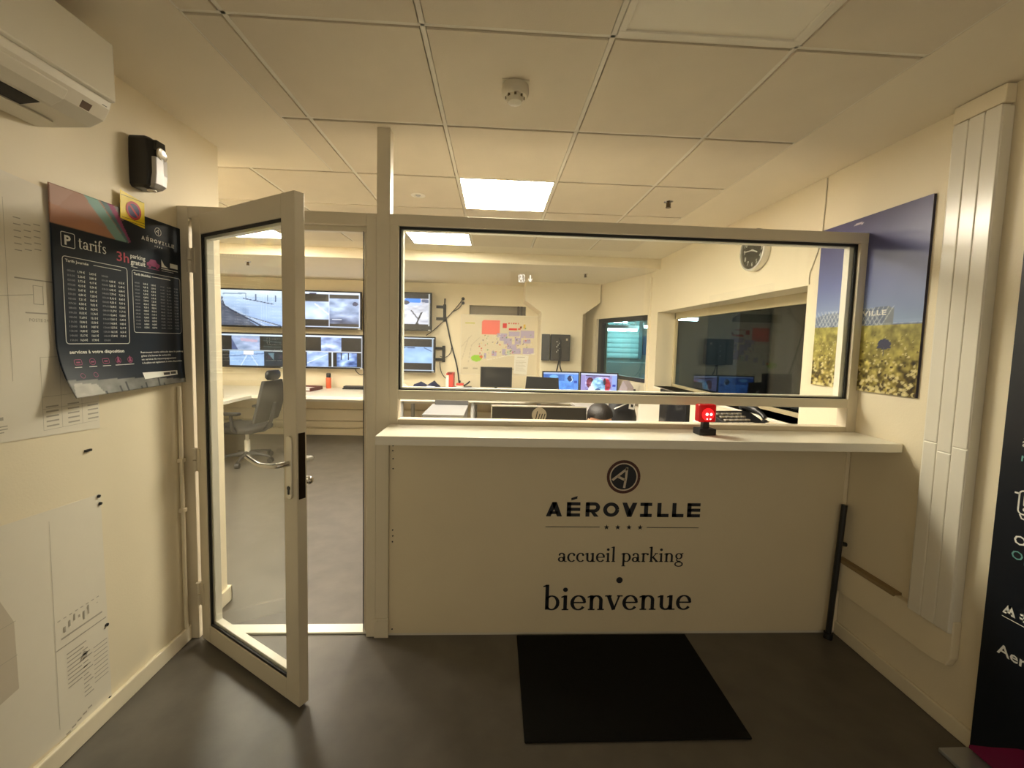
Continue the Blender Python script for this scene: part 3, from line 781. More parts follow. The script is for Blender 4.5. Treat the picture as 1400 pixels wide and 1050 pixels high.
for k in range(7):
    R_.rect(U(.12+.05*k+.02*(k % 2)), V(.002), U(.128+.05*k+.02*(k % 2)), V(.012+.012*(k % 3)), (40, 44, 46), .8)
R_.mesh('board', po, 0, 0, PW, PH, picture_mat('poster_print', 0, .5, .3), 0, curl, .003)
def pbuild(F, name, m): F.build(name, m, po, .0015, curl)
F = Flat(); F.frame(.030, .508, .076, .557, .0022, .005); F.text('P', .041, .5165, .044, bold=.03)
serif_text(F, 'tarifs', .087, .513, .108, .026)
pbuild(F, 'heading_lettering', whiteink_m)
F = Flat(); sans_word(F, .352, .607, .175, .0155); F.ring(.439, .658, .0165, .0025); emblem_letter(F, .439, .658, .0145)
for k in range(4): star(F, .421+.012*k, .594, .004)
pbuild(F, 'shop_name_lettering', whiteink_m)
F = Flat(); F.text('3h', .236, .499, .052, bold=.012, width=.054); F.text('e', .29, .52, .0)if False else None
pbuild(F, 'free_hours_lettering', redink_m)
F = Flat(); F.text('parking', .297, .522, .024, bold=.02, width=.071); F.text('gratuit', .297, .498, .026, bold=.025, width=.071); F.rect(.298, .4865, .328, .4885)
pbuild(F, 'free_parking_lettering', whiteink_m)
F = Flat(); F.poly([(.375, .506), (.44, .506), (.443, .518), (.43, .522), (.42, .535), (.395, .535), (.385, .522), (.375, .518)]); F.disc(.39, .506, .007); F.disc(.428, .506, .007)
F.rect(.378, .494, .44, .4965)
pbuild(F, 'car_mark', pinkink_m)
F = Flat(); F.poly([(.452, .545), (.452, .512), (.49, .512), (.468, .522)]); F.rect(.45, .504, .545, .507); F.rect(.452, .496, .52, .4975)
F.text('NAV', .492, .516, .02, bold=.02) if False else F.rect(.50, .516, .545, .536)
pbuild(F, 'sail_mark', whiteink_m)
F = Flat(); F.frame(.031, .181, .279, .477, .0022, .010); F.frame(.302, .226, .556, .476, .0018, .010)
F.text('Tarifs Journée', .040, .459, .0135, bold=.02, width=.082); F.text('Tarifs Mobilité', .309, .457, .0135, bold=.02, width=.083)
F.rect(.140, .4625, .252, .4645); F.rect(.398, .4605, .50, .4635)
for i in range(16):
    for ux, i0, i1 in ((.094, 0, 16), (.136, 0, 16), (.213, 1, 15), (.252, 1, 15)):
        if i0 <= i < i1:
            F.text('%d,%02d €' % (1+i+int(ux*10), (i*37+int(ux*100)*11) % 100), ux-.013, .4275-.0158*i, .0108, bold=.012, width=.026)
for i in range(14):
    for ux in (.365, .405):
        F.text('%d,%02d €' % (2+i, (i*29+int(ux*100)*7) % 100), ux-.012, .4235-.0138*i, .0098, bold=.012, width=.024)
F.text('services à votre disposition', .037, .147, .0165, bold=.025, width=.213)
for i, wd in enumerate((.235, .16, .19, .225)):
    F.text(('Retrouvez votre véhicule dans le parking', 'grâce à la borne de recherche', 'un service de raccompagnement', 'à la place est également à votre disposition')[i], .327, .141-.0145*i, .0105, bold=.012, width=wd)
F.poly([(.317, .062), (.516, .058), (.516, .039), (.322, .035)])
for k, wd in enumerate((.026, .03, .034, .06, .032)):
    F.rect(.042+.053*k, .0985, .042+.053*k+wd, .1005)
pbuild(F, 'tariff_lettering', whiteink_m)
F = Flat()
for i in range(16):
    for ux in (.050, .175): F.text('%02dh%02d' % (i, 30*(i % 2)), ux-.005, .4275-.0158*i, .0098, width=.026)
for i in range(14):
    for ux in (.318, .447): F.text('%02dh%02d' % (i, 30*(i % 2)), ux-.005, .4235-.0138*i, .009, width=.022)
    F.text('%d,%02d' % (4+i, (i*23) % 100), .478, .4235-.0138*i, .0095, width=.024); F.text('%d,%02d' % (4+i, (i*31) % 100), .520, .4235-.0138*i, .0095, width=.022)
F.build('faint_lettering', greyink_m, po, .0015, curl)['kind'] = 'stuff'
F = Flat()
for k in range(5):
    x = .046+.053*k
    F.frame(x, .108, x+.026, .126, .002, .004) if k in (0, 2) else F.ring(x+.013, .117, .011, .002)
    F.poly([(x+.006, .110), (x+.02, .110), (x+.013, .135)]) if k > 2 else F.rect(x+.006, .114, x+.02, .119)
for k in range(2): F.ring(.06+.05*k, .07, .008, .0015)
F.build('service_mark', pinkink_m, po, .0015, curl)['kind'] = 'stuff'
F = Flat(); F.rect(.43, .043, .468, .054).rect(.472, .044, .505, .055)
F.build('logo_block', ink_m, po, .0022, curl)

st = thing('warning_sticker', 'yellow no-parking sticker taped over the top edge of the tariff board', 'sticker', (XL+.018, 1.716, 1.925), RL)
MB().prism([(0, .008), (.112, -.004), (.114, .098), (.004, .116)], 'y', -.0015, 0).build('sheet', mat('sticker_yellow', s(232, 205, 20), .35, noise=.08), st)
F = Flat(); F.ring(.060, .052, .031, .009); F.ribbon([(.040, .072), (.080, .032)], .008); F.build('prohibition_ring', mat('sign_red', s(176, 28, 44), .4), st, .0030)
F = Flat(); F.disc(.060, .052, .029); F.build('prohibition_disc', mat('sign_blue', s(44, 30, 84), .4), st, .0026)
for q in ((.006, .098, .112, .0995), (.006, .014, .112, .0155), (.004, .003, .112, .005)): Flat().rect(*q).build('printed_line', ink_m, st, .0026)

# paper plans on the left wall
plan_m = mat('plan_paper', (0.80, .745, .63), .65, noise=.02)
faint_m = mat('faint_print', (0.44, .40, .33), .6)
pl = thing('upper_plan', 'large pale floor plan sheet behind the tariff board', 'plan', (XL+.001, .62, 1.135), RL)
MB().prism([(0, .06), (.995, .0), (1.0, .80), (0, .90)], 'y', -.0015, 0).build('sheet', plan_m, pl)
F = Flat()
F.rect(.80, .03, .985, .031).rect(.80, .27, .99, .271).rect(.80, .03, .801, .27); F.rect(.80, .10, .99, .101).rect(.80, .14, .99, .141).rect(.86, .03, .861, .27).rect(.93, .03, .931, .2)
for k in range(14): F.rect(.81+.07*(k % 3), .04+.016*(k//3), .85+.07*(k % 3), .045+.016*(k//3))
for k in range(16): F.rect(.745+.028*(k % 3), .60+.0065*k, .765+.028*(k % 3), .603+.0065*k)
F.frame(.79, .44, .82, .50, .0015); F.ribbon([(.0, .40), (.5, .43), (.79, .47)], .0015); F.rect(.765, .41, .83, .414); F.rect(.74, .515, .86, .519)
F.rect(0, .12, .5, .1215).rect(.30, .15, .301, .9).rect(.72, .2, .721, .75)
F.rect(.60, .085, .69, .095).rect(.60, .065, .70, .068).rect(.60, .056, .70, .059).rect(.60, .047, .69, .05)
F.text('POSTE 24', .775, .385, .014)
F.build('plan_print', faint_m, pl, .002)
MB().cyl((.05, -.002, .85), (.05, -.007, .85), .005, n=8).build('pin', black_m, pl)
pl = thing('lower_plan', 'large pale plan sheet pinned low on the left wall near the baseboard', 'plan', (XL+.001, .62, .06), RL)
MB().prism([(0, .10), (.995, .0), (.985, .826), (0, .88)], 'y', -.0015, 0).build('sheet', plan_m, pl)
F = Flat(); F.poly([(.3, .60), (.652, .62), (.686, .53), (.689, .31), (.636, .30), (.3, .24)]); F.build('building_plan', mat('plan_tan', (0.60, .53, .42), .6), pl, .002)
F = Flat()
for k in range(9): F.rect(.835, .18+.0155*k, .835+.05+.01*(k % 3), .184+.0155*k); F.rect(.93, .12+.017*k, .985, .123+.017*k)
for k in range(12): F.rect(.89, .10+.016*k, .925-.008*(k % 3), .104+.016*k)
for k in range(5): F.rect(.82+.02*k, .02+.006*k, .835+.02*k, .026+.006*k)
F.rect(.80, .34, .985, .344).rect(.82, .37, .97, .376); F.poly([(.88, .245), (.895, .275), (.91, .262), (.902, .245)])
for k in range(8): F.rect(.83+.017*k, .39+.01*(k % 4), .836+.017*k, .41+.012*(k % 3)); F.rect(.81+.02*k, .44, .82+.02*k, .443)
F.rect(.80, .06, .801, .80).rect(.3, .42, .69, .4215).rect(.3, .53, .69, .5315)
F.build('plan_print', faint_m, pl, .0026)
for x, z in ((.975, .82), (.98, .79), (.985, .31), (.985, .012)): MB().cyl((x, -.002, z), (x, -.007, z), .006, n=8).build('pin', black_m, pl)
tag(MB().box(XL, 1.553, 1.058, XL+.008, 1.575, 1.066).build('wall_screw', black_m), 'dark screw left in the bare wall between the two plans', 'screw')

pp = thing('corner_conduit', 'thin cream conduit running down the left corner beside the door', 'pipe', (XL+.012, 2.0, .07))
MB().cyl((0, 0, 0), (0, 0, 1.18), .0085).build('tube', wall_m, pp, smooth=40)
for z in (.58, .82):
    MB().box(-.012, -.013, z, .012, .013, z+.02).build('clamp', wall_m, pp, bevel=.003)

# ---------------------------------------------------------------- ceiling fittings
sd = thing('smoke_detector', 'round cream smoke detector on the ceiling above the counter', 'smoke detector', (.055, 1.66, ZC-.003))
cm = mat('detector_cream', (0.66, .60, .46), .4)
MB().box(-.05, -.04, -.004, .05, .04, 0).build('mount_plate', cm, sd)
MB().lathe([(.05, -.004), (.052, -.02), (.05, -.036), (.044, -.042), (.036, -.042)], 28).build('base', cm, sd, smooth=40)
MB().lathe([(.036, -.036), (.033, -.05), (.026, -.062), (.02, -.064)], 24).build('sensor_head', cm, sd, smooth=40)
for k in range(8):
    t = 2*PI*k/8; MB().box(.033*math.cos(t)-.004, .033*math.sin(t)-.004, -.05, .033*math.cos(t)+.004, .033*math.sin(t)+.004, -.04).build('vent', mat('detector_slot', s(90, 74, 40), .6), sd)
def sprinkler(x, y, z, lab):
    t = thing('sprinkler', lab, 'sprinkler', (x, y, z), group='ceiling sprinklers')
    MB().lathe([(.032, 0), (.030, -.006), (.014, -.010)], 20).build('rose', steel_m, t, smooth=40)
    MB().cyl((0, 0, -.008), (0, 0, -.04), .008).box(-.014, -.003, -.04, -.009, .003, -.012).box(.009, -.003, -.04, .014, .003, -.012).lathe([(.018, -.043), (.018, -.040)], 14).build('head', mat('dark_brass', s(92, 78, 58), .4, .7), t)
sprinkler(1.147, 2.844, ZC, 'small metal sprinkler on the tiled ceiling right of the lit panel')
sprinkler(1.10, 5.2, 2.36, 'small sprinkler under the lowered ceiling above the pillar')
sprinkler(-2.93, 5.15, 2.36, 'small sprinkler under the lowered ceiling above the left screens')
MB_ = MB().lathe([(.05, 0), (.048, -.006), (.03, -.010), (.02, -.004)], 24)
cr = thing('ceiling_rose', 'small round white cap on a ceiling tile left of the lit panel', 'cap', (-.54, 2.925, ZC))
MB_.build('rim', white_m, cr, smooth=40)
MB().lathe([(.018, -.004), (.014, -.008)], 16).build('core', grey_m, cr)

# ---------------------------------------------------------------- right wall
ph = thing('field_photo', 'large photo print of a flowering field with a lattice building under blue sky', 'picture', (XR, 2.333, 1.298), RR)
R_ = Ras(130, 190, (100, 110, 150))
R_.grad(0, .38, 1, .62, (150, 172, 208), (112, 122, 176)); R_.grad(0, .62, 1, 1.01, (112, 122, 176), (64, 60, 104))
R_.cloud(2, 3, .05, 0, .4)
R_.poly([(0, .37), (0, .435), (.10, .455), (.30, .46), (.72, .475), (.78, .46), (.78, .37)], (112, 124, 150))
R_.poly([(.72, .475), (.78, .46), (.78, .37), (.70, .37)], (140, 146, 150), .7)
for k in range(-6, 26):
    x = .04*k
    for d in (1, -1):
        p0 = (x, .37); p1 = (x+d*.09, .47)
        R_.line([p0, p1], .009, (214, 220, 226), .55, 1.4) if 0 < x < .72 else None
R_.rect(0, .465, .72, .485, (112, 122, 176), .0)
R_.grad(0, 0, 1, .375, (120, 104, 44), (164, 156, 84))
R_.cloud(5, 8, .10, 0, 0, 1, .385, (1, 1, .5)); R_.cloud(30, 40, .30, 0, .12, 1, .385, (1, .95, .6))
R_.cloud(26, 34, .62, 0, 0, 1, .19, (1, .97, .72))
for k in range(420):
    u, v = R_.rs.rand(), R_.rs.rand()**1.6*.33; q = .016*(1-.8*v/.33)
    R_.ell(u, v, q, q*.62, (226, 214, 160) if k % 3 else (62, 48, 22), .8)
R_.ell(.72, .27, .055, .028, (64, 66, 92)); R_.rect(.66, .245, .78, .258, (64, 66, 92)); R_.line([(.72, .21), (.72, .25)], .008, (90, 90, 84))
R_.ell(.40, .965, .045, .008, (214, 200, 210), .9); R_.ell(.385, .958, .04, .006, (76, 70, 116))
R_.mesh('print', ph, 0, 0, .605, .868, picture_mat('photo_print', 0, .32), .012)
MB().box(0, -.0118, 0, .605, 0, .868).build('board', mat('board_edge', s(40, 38, 60), .5), ph)
F = Flat(); F.text('AÉROVILLE', .165, .372, .033, bold=.03, width=.27, space=1.1)
F.build('building_sign', whiteink_m, ph, .0130)

ck = thing('wall_clock', 'round black-faced wall clock with pale rim above the long window', 'clock', (XR, 2.935, 2.188), RR)
MX = Matrix.Rotation(PI/2, 4, 'X')
MB().lathe([(.145, 0), (.148, .03), (.143, .046), (.131, .048), (.129, .034), (.0, .034)], 40, M=MX, cap=False).build('rim', mat('clock_rim', (0.74, .72, .66), .25, .4), ck, smooth=35)
MB().lathe([(.130, .030), (.130, .0355)], 40, M=MX).build('dial', mat('clock_dial', (.014, .014, .016), .4), ck)
for k in range(1, 13):
    F = Flat(); a = 2*PI*k/12; F.text(str(k), .098*math.sin(a), .098*math.cos(a)-.014, .042, 'CENTER', bold=.02)
    F.build('numeral', whiteink_m, ck, .037)
F = Flat()
for ang, l, wd in ((272, .092, .007), (112, .062, .009)):
    a = math.radians(ang); F.ribbon([(-.015*math.sin(a), -.015*math.cos(a)), (l*math.sin(a), l*math.cos(a))], wd)
F.disc(0, 0, .008); F.build('hands', whiteink_m, ck, .040)
MB().lathe([(.131, .044), (.131, .0455)], 40, M=MX).build('cover_glass', glass_m, ck)

tr = thing('cable_trunking', 'tall triple-channel white cable trunking on the right wall', 'trunking', (XR, 1.650, .40), RR)
trm = mat('white_pvc', (0.80, .76, .66), .22)
for k in range(3):
    x0 = .006+.0545*k
    for z0, z1 in (((0, .73), (.733, 1.995)) if k != 1 else ((0, .70), (.703, 1.995))):
        MB().box(x0, -.047, z0, x0+.0515, -.012, z1).build('cover_strip', trm, tr, bevel=.003)
MB().box(0, -.044, 0, .170, 0, 1.99).build('channel', trm, tr, bevel=.004)
MB().box(-.004, -.042, 2.0, .17, 0, 2.066).build('top_collar', wall_m, tr, bevel=.004)
hb = thing('floor_duct', 'boxed cream duct running low along the right wall to the corner', 'duct', (XR, 2.036, .25), RR)
MB().prism([(0, 0), (.50, 0), (.545, .012), (.56, .05), (.56, .20), (.39, .20), (.39, .16), (0, .16)], 'y', -.034, 0).build('casing', wall_m, hb, bevel=.004)
MB().box(0, -.04, .155, .32, 0, .172).build('top_ledge', mat('tan_ledge', s(150, 128, 92), .7), hb, bevel=.002)  # ledge in a darker tan than the duct casing
cb = MB().tube([(XR-.004, 2.334, 2.46), (XR-.004, 2.336, 2.25), (XR-.004, 2.345, 2.10), (XR-.004, 2.40, 1.98), (XR-.004, 2.42, 1.94), (XR-.004, 2.415, 1.88)], .003, 6, smooth=2)
tag(cb.build('thin_cable', mat('cable_cream', (0.62, .55, .42), .5)), 'thin cream cable running down the right wall beside the field photo', 'cable')

to = thing('info_totem', 'dark blue information board with white lettering at the right edge', 'sign', (1.812, 1.385, 0), RR)
MB().box(0, -.002, .022, .80, .022, 1.93).build('panel', mat('totem_blue', s(7, 17, 30), .4), to, bevel=.002)
MB().prism([(-.02, 0), (.82, 0), (.82, .12), (-.02, .12)][::1], 'x', -.0, .0001) if False else None
MB().box(-.012, -.11, 0, .86, .03, .016).build('base_plate', mat('totem_steel', (0.42, .44, .45), .35, .6), to, bevel=.003)
F = Flat(); F.poly([(0, .024), (0, .036), (.06, .088), (.135, .160), (.30, .27), (.80, .60), (.80, .024)]); F.build('printed_wedge', mat('totem_magenta', s(122, 10, 70), .4), to, .003)
F = Flat(); sans_word(F, .053, .592, .36, .034); F.build('shop_name_lettering', whiteink_m, to, .003)
Flat().rect(.053, .578, .42, .5805).build('rule_line', whiteink_m, to, .003)
for q in (('Aeroville', .050, .442, .052), ('Ouvert', .062, .848, .045), ('à', .056, 1.185, .042)): Flat().text(*q, bold=.015).build('lettering', whiteink_m, to, .003)
F = Flat(); F.frame(.064, .955, .13, 1.035, .005, .012); F.rect(.05, 1.02, .066, 1.026); F.frame(.078, .985, .12, 1.022, .004, .004); F.disc(.082, .972, .006); F.disc(.112, .972, .006); F.ribbon([(.07, .953), (.076, .94), (.1, .938)], .005)
F.build('pictogram', whiteink_m, to, .003)
for q in (('Open', .060, .795, .043), ('r', .058, 1.135, .042)): Flat().text(*q, bold=.005).build('teal_lettering', tealink_m, to, .003)

br = thing('black_bar', 'black metal bar leaning in the corner below the counter shelf', 'bar', (1.768, 2.000, .0))
MB().cyl((0, 0, 0.012), (.047, .018, .705), .0135, n=12).build('rod', black_m, br, smooth=40)
MB().cyl((0, 0, 0), (.002, .0008, .03), .021, n=12).build('foot', black_m, br, smooth=40)
MB().cyl((.030, .012, .505), (.062, .006, .50), .011, n=10).build('stud', black_m, br, smooth=40)

bc = thing('red_beacon', 'small red lit beacon on a black foot on the counter shelf', 'beacon', (1.0, 1.912, 1.084), 0.05)
MB().box(-.042, -.03, 0, .042, .03, .030).build('foot', black_m, bc, bevel=.004)
MB().box(-.016, -.012, .028, .016, .012, .062).build('neck', black_m, bc, bevel=.003)
MB().box(-.043, -.022, .060, .043, .022, .145).build('housing', mat('red_plastic', (0.28, .004, .006), .25, emit=((1, .01, .01), .12)), bc, bevel=.009, seg=3)
MB().lathe([(.030, .020), (.027, .027), (.018, .031), (.0, .032)], 28, M=Matrix.Translation((0, 0, .098)) @ MX, cap=False).build('lens', emission('red_lens', (1.0, .012, .012), 1.3), bc, smooth=60)
for x, z in ((-.010, .100), (.010, .100), (-.008, .078), (.008, .078)): MB().ball((x, -.031, z), .0065 if z > .09 else .003, .003, .0065 if z > .09 else .003, 10, 6).build('led', emission('red_led', (1.0, .55, .5), 3.5), bc, smooth=60)

# ---------------------------------------------------------------- exit sign in the foyer (mirrored in the glass)
ex = thing('exit_sign', 'illuminated exit sign hanging in the foyer, mirrored in the partition glass', 'sign', (.34, -.98, 2.17), PI)
MB().box(-.17, -.02, 0, .17, .02, .17).build('housing', mat('sign_green', (.004, .03, .014), .5), ex, bevel=.003)
for x in (-.10, .09): MB().box(x, -.005, .17, x+.01, .005, .298).build('hanger', steel_m, ex)
ee = emission('sign_white', (1, 1, .96), 6.5)
F = Flat()
F.frame(.0, .04, .075, .13, .008); F.disc(.038, .112, .010); F.ribbon([(.036, .10), (.045, .078)], .016); F.ribbon([(.045, .08), (.028, .064), (.03, .048)], .009); F.ribbon([(.045, .08), (.06, .066), (.066, .05)], .009); F.ribbon([(.02, .088), (.038, .096), (.06, .088)], .008)
F.rect(-.072, .07, -.058, .13); F.poly([(-.095, .085), (-.065, .04), (-.035, .085), (-.05, .085), (-.065, .066), (-.08, .085)])
F.build('pictogram', ee, ex, .0215)

# ---------------------------------------------------------------- control room: screens
bez_m = mat('screen_bezel', (.012, .012, .014), .3)
def tv(x0, x1, z0, z1, lab, ras, y=6.30):
    W_, H_ = x1-x0, z1-z0
    t = thing('wall_screen', lab, 'screen', (x0, y, z0), group='surveillance screens on the back wall')
    MB().box(0, 0, 0, W_, .045, H_).build('casing', bez_m, t, bevel=.004)
    ras.mesh('display', t, .018, .026, W_-.036, H_-.046, screen_m, .0008)
    MB().box(W_*.3, .045, H_*.3, W_*.7, 6.5-y, H_*.7).build('wall_bracket', dark_m, t)
    MB().box(W_-.05, -.003, .004, W_-.015, .0, .018).build('power_light', mat('tv_badge', (.6, .6, .6), .4), t)
    return t
WIDE = (212, 226, 246)
R_ = Ras(110, 62, (176, 200, 236)); R_.grad(0, .8, 1, 1.01, (206, 226, 240), (230, 240, 246)); R_.grad(0, .0, 1, .8, (150, 178, 226), (190, 212, 244)); R_.cloud(3, 6, .10)
R_.poly([(.04, 0), (.10, .74), (.13, .60), (.62, 0)], (84, 92, 112)); R_.cloud(6, 5, .2, .04, 0, .5, .5)
R_.line([(.12, .78), (.14, .58), (.22, .46), (.68, 0)], .022, (34, 44, 70), 1, .56); R_.line([(.13, .74), (.17, .56), (.75, .0)], .014, (190, 206, 226), 1, .56)
R_.line([(.38, .30), (.95, .02)], .018, (70, 84, 112), 1, .56); R_.line([(.45, .26), (.9, .02)], .008, (210, 220, 236), 1, .56)
R_.line([(.42, .76), (.85, .62)], .014, (76, 88, 118), 1, .56); R_.line([(.14, .88), (.45, .90)], .02, (120, 142, 176), .8, .56)
for x in (.46, .60, .77, .88): R_.line([(x, .90-.1*(x-.4)), (x, .74-.1*(x-.4))], .014, (84, 100, 134), 1, .56)
for k in range(7): R_.line([(.0, .86), (.09, .99-.04*k)], .007, (20, 30, 56), 1, .56)
R_.line([(.05, .0), (.10, .72)], .012, (60, 76, 110), 1, .56)
tv(-4.09, -3.07, 1.61, 2.165, 'upper wall screen showing one wide blue road view, seen through the door glass', R_)
R_ = Ras(110, 62, (14, 16, 20)); R_.rect(0, .93, 1, 1, WIDE); R_.rect(.28, .93, .38, .97, (60, 60, 90))
R_.rect(0, .22, .56, .72, (176, 196, 228)); R_.cloud(6, 5, .25, 0, .22, .56, .72); R_.line([(.36, .66), (.56, .36)], .014, (226, 236, 246), 1, .56)
R_.rect(.565, .12, .985, .82, (150, 172, 208)); R_.grad(.565, .12, .985, .48, (70, 84, 116), (150, 172, 208)); R_.cloud(7, 8, .35, .565, .12, .985, .84); R_.rect(.60, .22, .74, .25, (226, 236, 250)); R_.ell(.93, .68, .04, .06, (30, 44, 84))
R_.rect(.555, 0, .568, .93, (196, 206, 226)); R_.rect(.985, .03, 1, 1, (190, 200, 216)); R_.rect(0, 0, 1, .035, (186, 200, 224))
tv(-3.02, -1.975, 1.615, 2.17, 'upper wall screen with two camera views split by a line, beside the door stile', R_)
R_ = Ras(110, 62, (20, 20, 22)); R_.rect(.0, .12, .98, .86, (206, 206, 220)); R_.cloud(8, 8, .35, 0, .2, .98, .86); R_.ell(.72, .80, .13, .10, (56, 130, 226)); R_.ell(.72, .70, .14, .05, (190, 200, 250))
R_.poly([(.76, .12), (.84, .46), (.88, .5), (.8, .18), (.84, .12)], (40, 40, 48)); R_.line([(.70, .52), (.80, .30)], .02, (60, 60, 70), 1, .56); R_.ell(.62, .74, .05, .06, (50, 54, 72)); R_.line([(.88, .8), (.99, .78)], .05, (70, 80, 112), .8, .56)
R_.rect(.0, 0, 1, .14, (26, 26, 28)); R_.rect(0, .86, 1, 1, (24, 24, 26)); R_.rect(.965, .1, .985, 1, (190, 190, 190))
tv(-1.925, -.945, 1.625, 2.19, 'upper wall screen with a bright blue patch, leftmost behind the partition glass', R_)
R_ = Ras(110, 62, (14, 18, 22)); R_.rect(0, .94, 1, .985, WIDE); R_.rect(.20, .50, .64, .94, (176, 192, 230)); R_.cloud(6, 6, .3, .2, .5, .64, .94, (1, .9, 1)); R_.poly([(.2, .5), (.2, .85), (.30, .5)], (80, 96, 140)); R_.line([(.36, .82), (.58, .78)], .05, (216, 176, 196), .7, .56)
R_.rect(.70, .53, .97, .90, (22, 34, 38)); R_.line([(.70, .80), (.97, .74)], .012, (60, 76, 80), 1, .56); R_.line([(.70, .62), (.97, .60)], .012, (56, 72, 76), 1, .56)
R_.rect(.16, .02, .70, .47, (156, 188, 232)); R_.line([(.16, .30), (.50, .36), (.70, .40)], .02, (100, 128, 176), 1, .56); R_.rect(.38, .36, .54, .46, (246, 238, 240)); R_.line([(.34, .02), (.43, .33)], .014, (214, 230, 250), 1, .56); R_.line([(.6, .02), (.5, .33)], .014, (214, 230, 250), 1, .56); R_.rect(.7, .02, 1, .47, (16, 34, 50)); R_.poly([(.76, .42), (.85, .2), (.86, .42)], (90, 120, 134))
R_.rect(0, .475, 1, .50, (170, 180, 186)); R_.cloud(8, 8, .08)
tv(-4.03, -3.09, 1.022, 1.532, 'lower wall screen with tiled blue views, seen through the door glass above the chair', R_)
R_ = Ras(110, 62, (16, 18, 20)); R_.rect(0, .93, 1, .985, WIDE); R_.rect(.42, .50, .70, .93, (150, 172, 218)); R_.cloud(9, 8, .5, .42, .5, .70, .93)
R_.rect(.22, .02, .52, .47, (150, 176, 222)); R_.cloud(7, 7, .4, .22, .02, .52, .47); R_.line([(.22, .12), (.5, .40)], .012, (210, 224, 246), 1, .56)
R_.rect(.64, .04, .92, .45, (110, 140, 196)); R_.cloud(10, 8, .6, .64, .04, .92, .45)
for x in (.70, .80): R_.line([(x, .26), (x, .44)], .022, (24, 34, 66), 1, .56)
R_.rect(0, .475, 1, .495, (186, 194, 204)); R_.rect(.565, 0, .578, .48, (196, 206, 216)); R_.rect(.985, 0, 1, 1, (150, 156, 166)); R_.rect(0, 0, 1, .02, (180, 196, 214))
tv(-3.0, -1.94, 1.03, 1.54, 'lower wall screen with three small camera views and a hanging cable, above the bottle', R_)
R_ = Ras(110, 62, (24, 22, 26)); R_.rect(0, .96, 1, 1, WIDE); R_.rect(.42, .24, .985, .72, (150, 184, 232)); R_.cloud(5, 5, .16, .42, .24, .985, .72); R_.line([(.42, .64), (.56, .70), (.70, .69)], .014, (40, 60, 100), 1, .56); R_.line([(.84, .70), (.985, .58)], .012, (50, 72, 112), 1, .56)
R_.rect(.32, 0, .40, 1, (90, 110, 150)); R_.cloud(4, 12, .5, .32, 0, .40, 1); R_.rect(.40, 0, .418, 1, (200, 212, 230)); R_.rect(.965, .0, .985, 1, (170, 184, 204)); R_.rect(0, 0, 1, .03, (180, 190, 206))
R_.rect(0, .24, .32, .72, (140, 160, 200))
tv(-1.88, -.885, 1.005, 1.54, 'lower wall screen with a pale blue road view, leftmost low one behind the partition glass', R_)
for x, z, hh, lab in ((-.80, 1.78, .26, 'black screen bracket arm beside the upper screen with the bright blue patch'), (-.805, 1.16, .25, 'black screen bracket arm beside the lower screen with the pale blue road')):
    t = thing('bracket_arm', lab, 'bracket', (x, 6.5, z), group='screen bracket arms')
    MB().box(.0, -.02, 0, .045, 0, hh).box(-.10, -.05, .02, .03, -.02, .06).box(-.10, -.05, hh-.06, .03, -.02, hh-.02).build('arm', black_m, t, bevel=.003)
def cable(path, lab, r=.006, m=None, name='cable', **k):
    return tag(MB().tube(path, r, 6, smooth=2).build(name, m or dark_m, smooth=60), lab, 'cable', **k)
cable([(-.775, 6.49, 2.13), (-.78, 6.485, 1.95), (-.73, 6.485, 1.7), (-.66, 6.485, 1.4), (-.57, 6.485, 1.1), (-.53, 6.48, .78)], 'thick dark cable falling down the back wall beside the screens', .011)
cable([(-.51, 6.485, 2.12), (-.58, 6.475, 2.02), (-.75, 6.46, 1.82), (-.95, 6.46, 1.63), (-1.05, 6.46, 1.56)], 'thin cable running from the upper wall socket down towards the screens', .006)
cable([(-.51, 6.485, 2.06), (-.56, 6.475, 1.98), (-.66, 6.46, 1.93)], 'short thin cable from the lower wall socket', .006)
cable([(-.66, 6.49, 1.42), (-.67, 6.48, 1.30), (-.76, 6.48, 1.22), (-.84, 6.48, 1.25)], 'thin cable looping from the thick cable to the lower bracket arm', .005)
cable([(-.84, 6.48, 1.16), (-.82, 6.47, 1.0), (-.74, 6.46, .90), (-.62, 6.42, .88), (-.58, 6.3, .76)], 'thin dark cable hanging below the lower bracket arm', .006)
cable([(-1.98, 6.46, 1.10), (-1.95, 6.46, .98), (-2.02, 6.46, .92), (-2.10, 6.46, .98), (-2.12, 6.46, 1.05)], 'thin looped cable hanging under the lower screen above the keyboard', .006)
for z in (2.135, 2.07):
    t = thing('wall_socket', 'upper small black plug on the back wall beside the glazed slot' if z > 2.1 else 'lower small black plug on the back wall beside the glazed slot', 'socket', (-.50, 6.5, z), group='black wall plugs')
    MB().cyl((0, 0, 0), (0, -.02, 0), .024).build('plug', black_m, t, smooth=40)

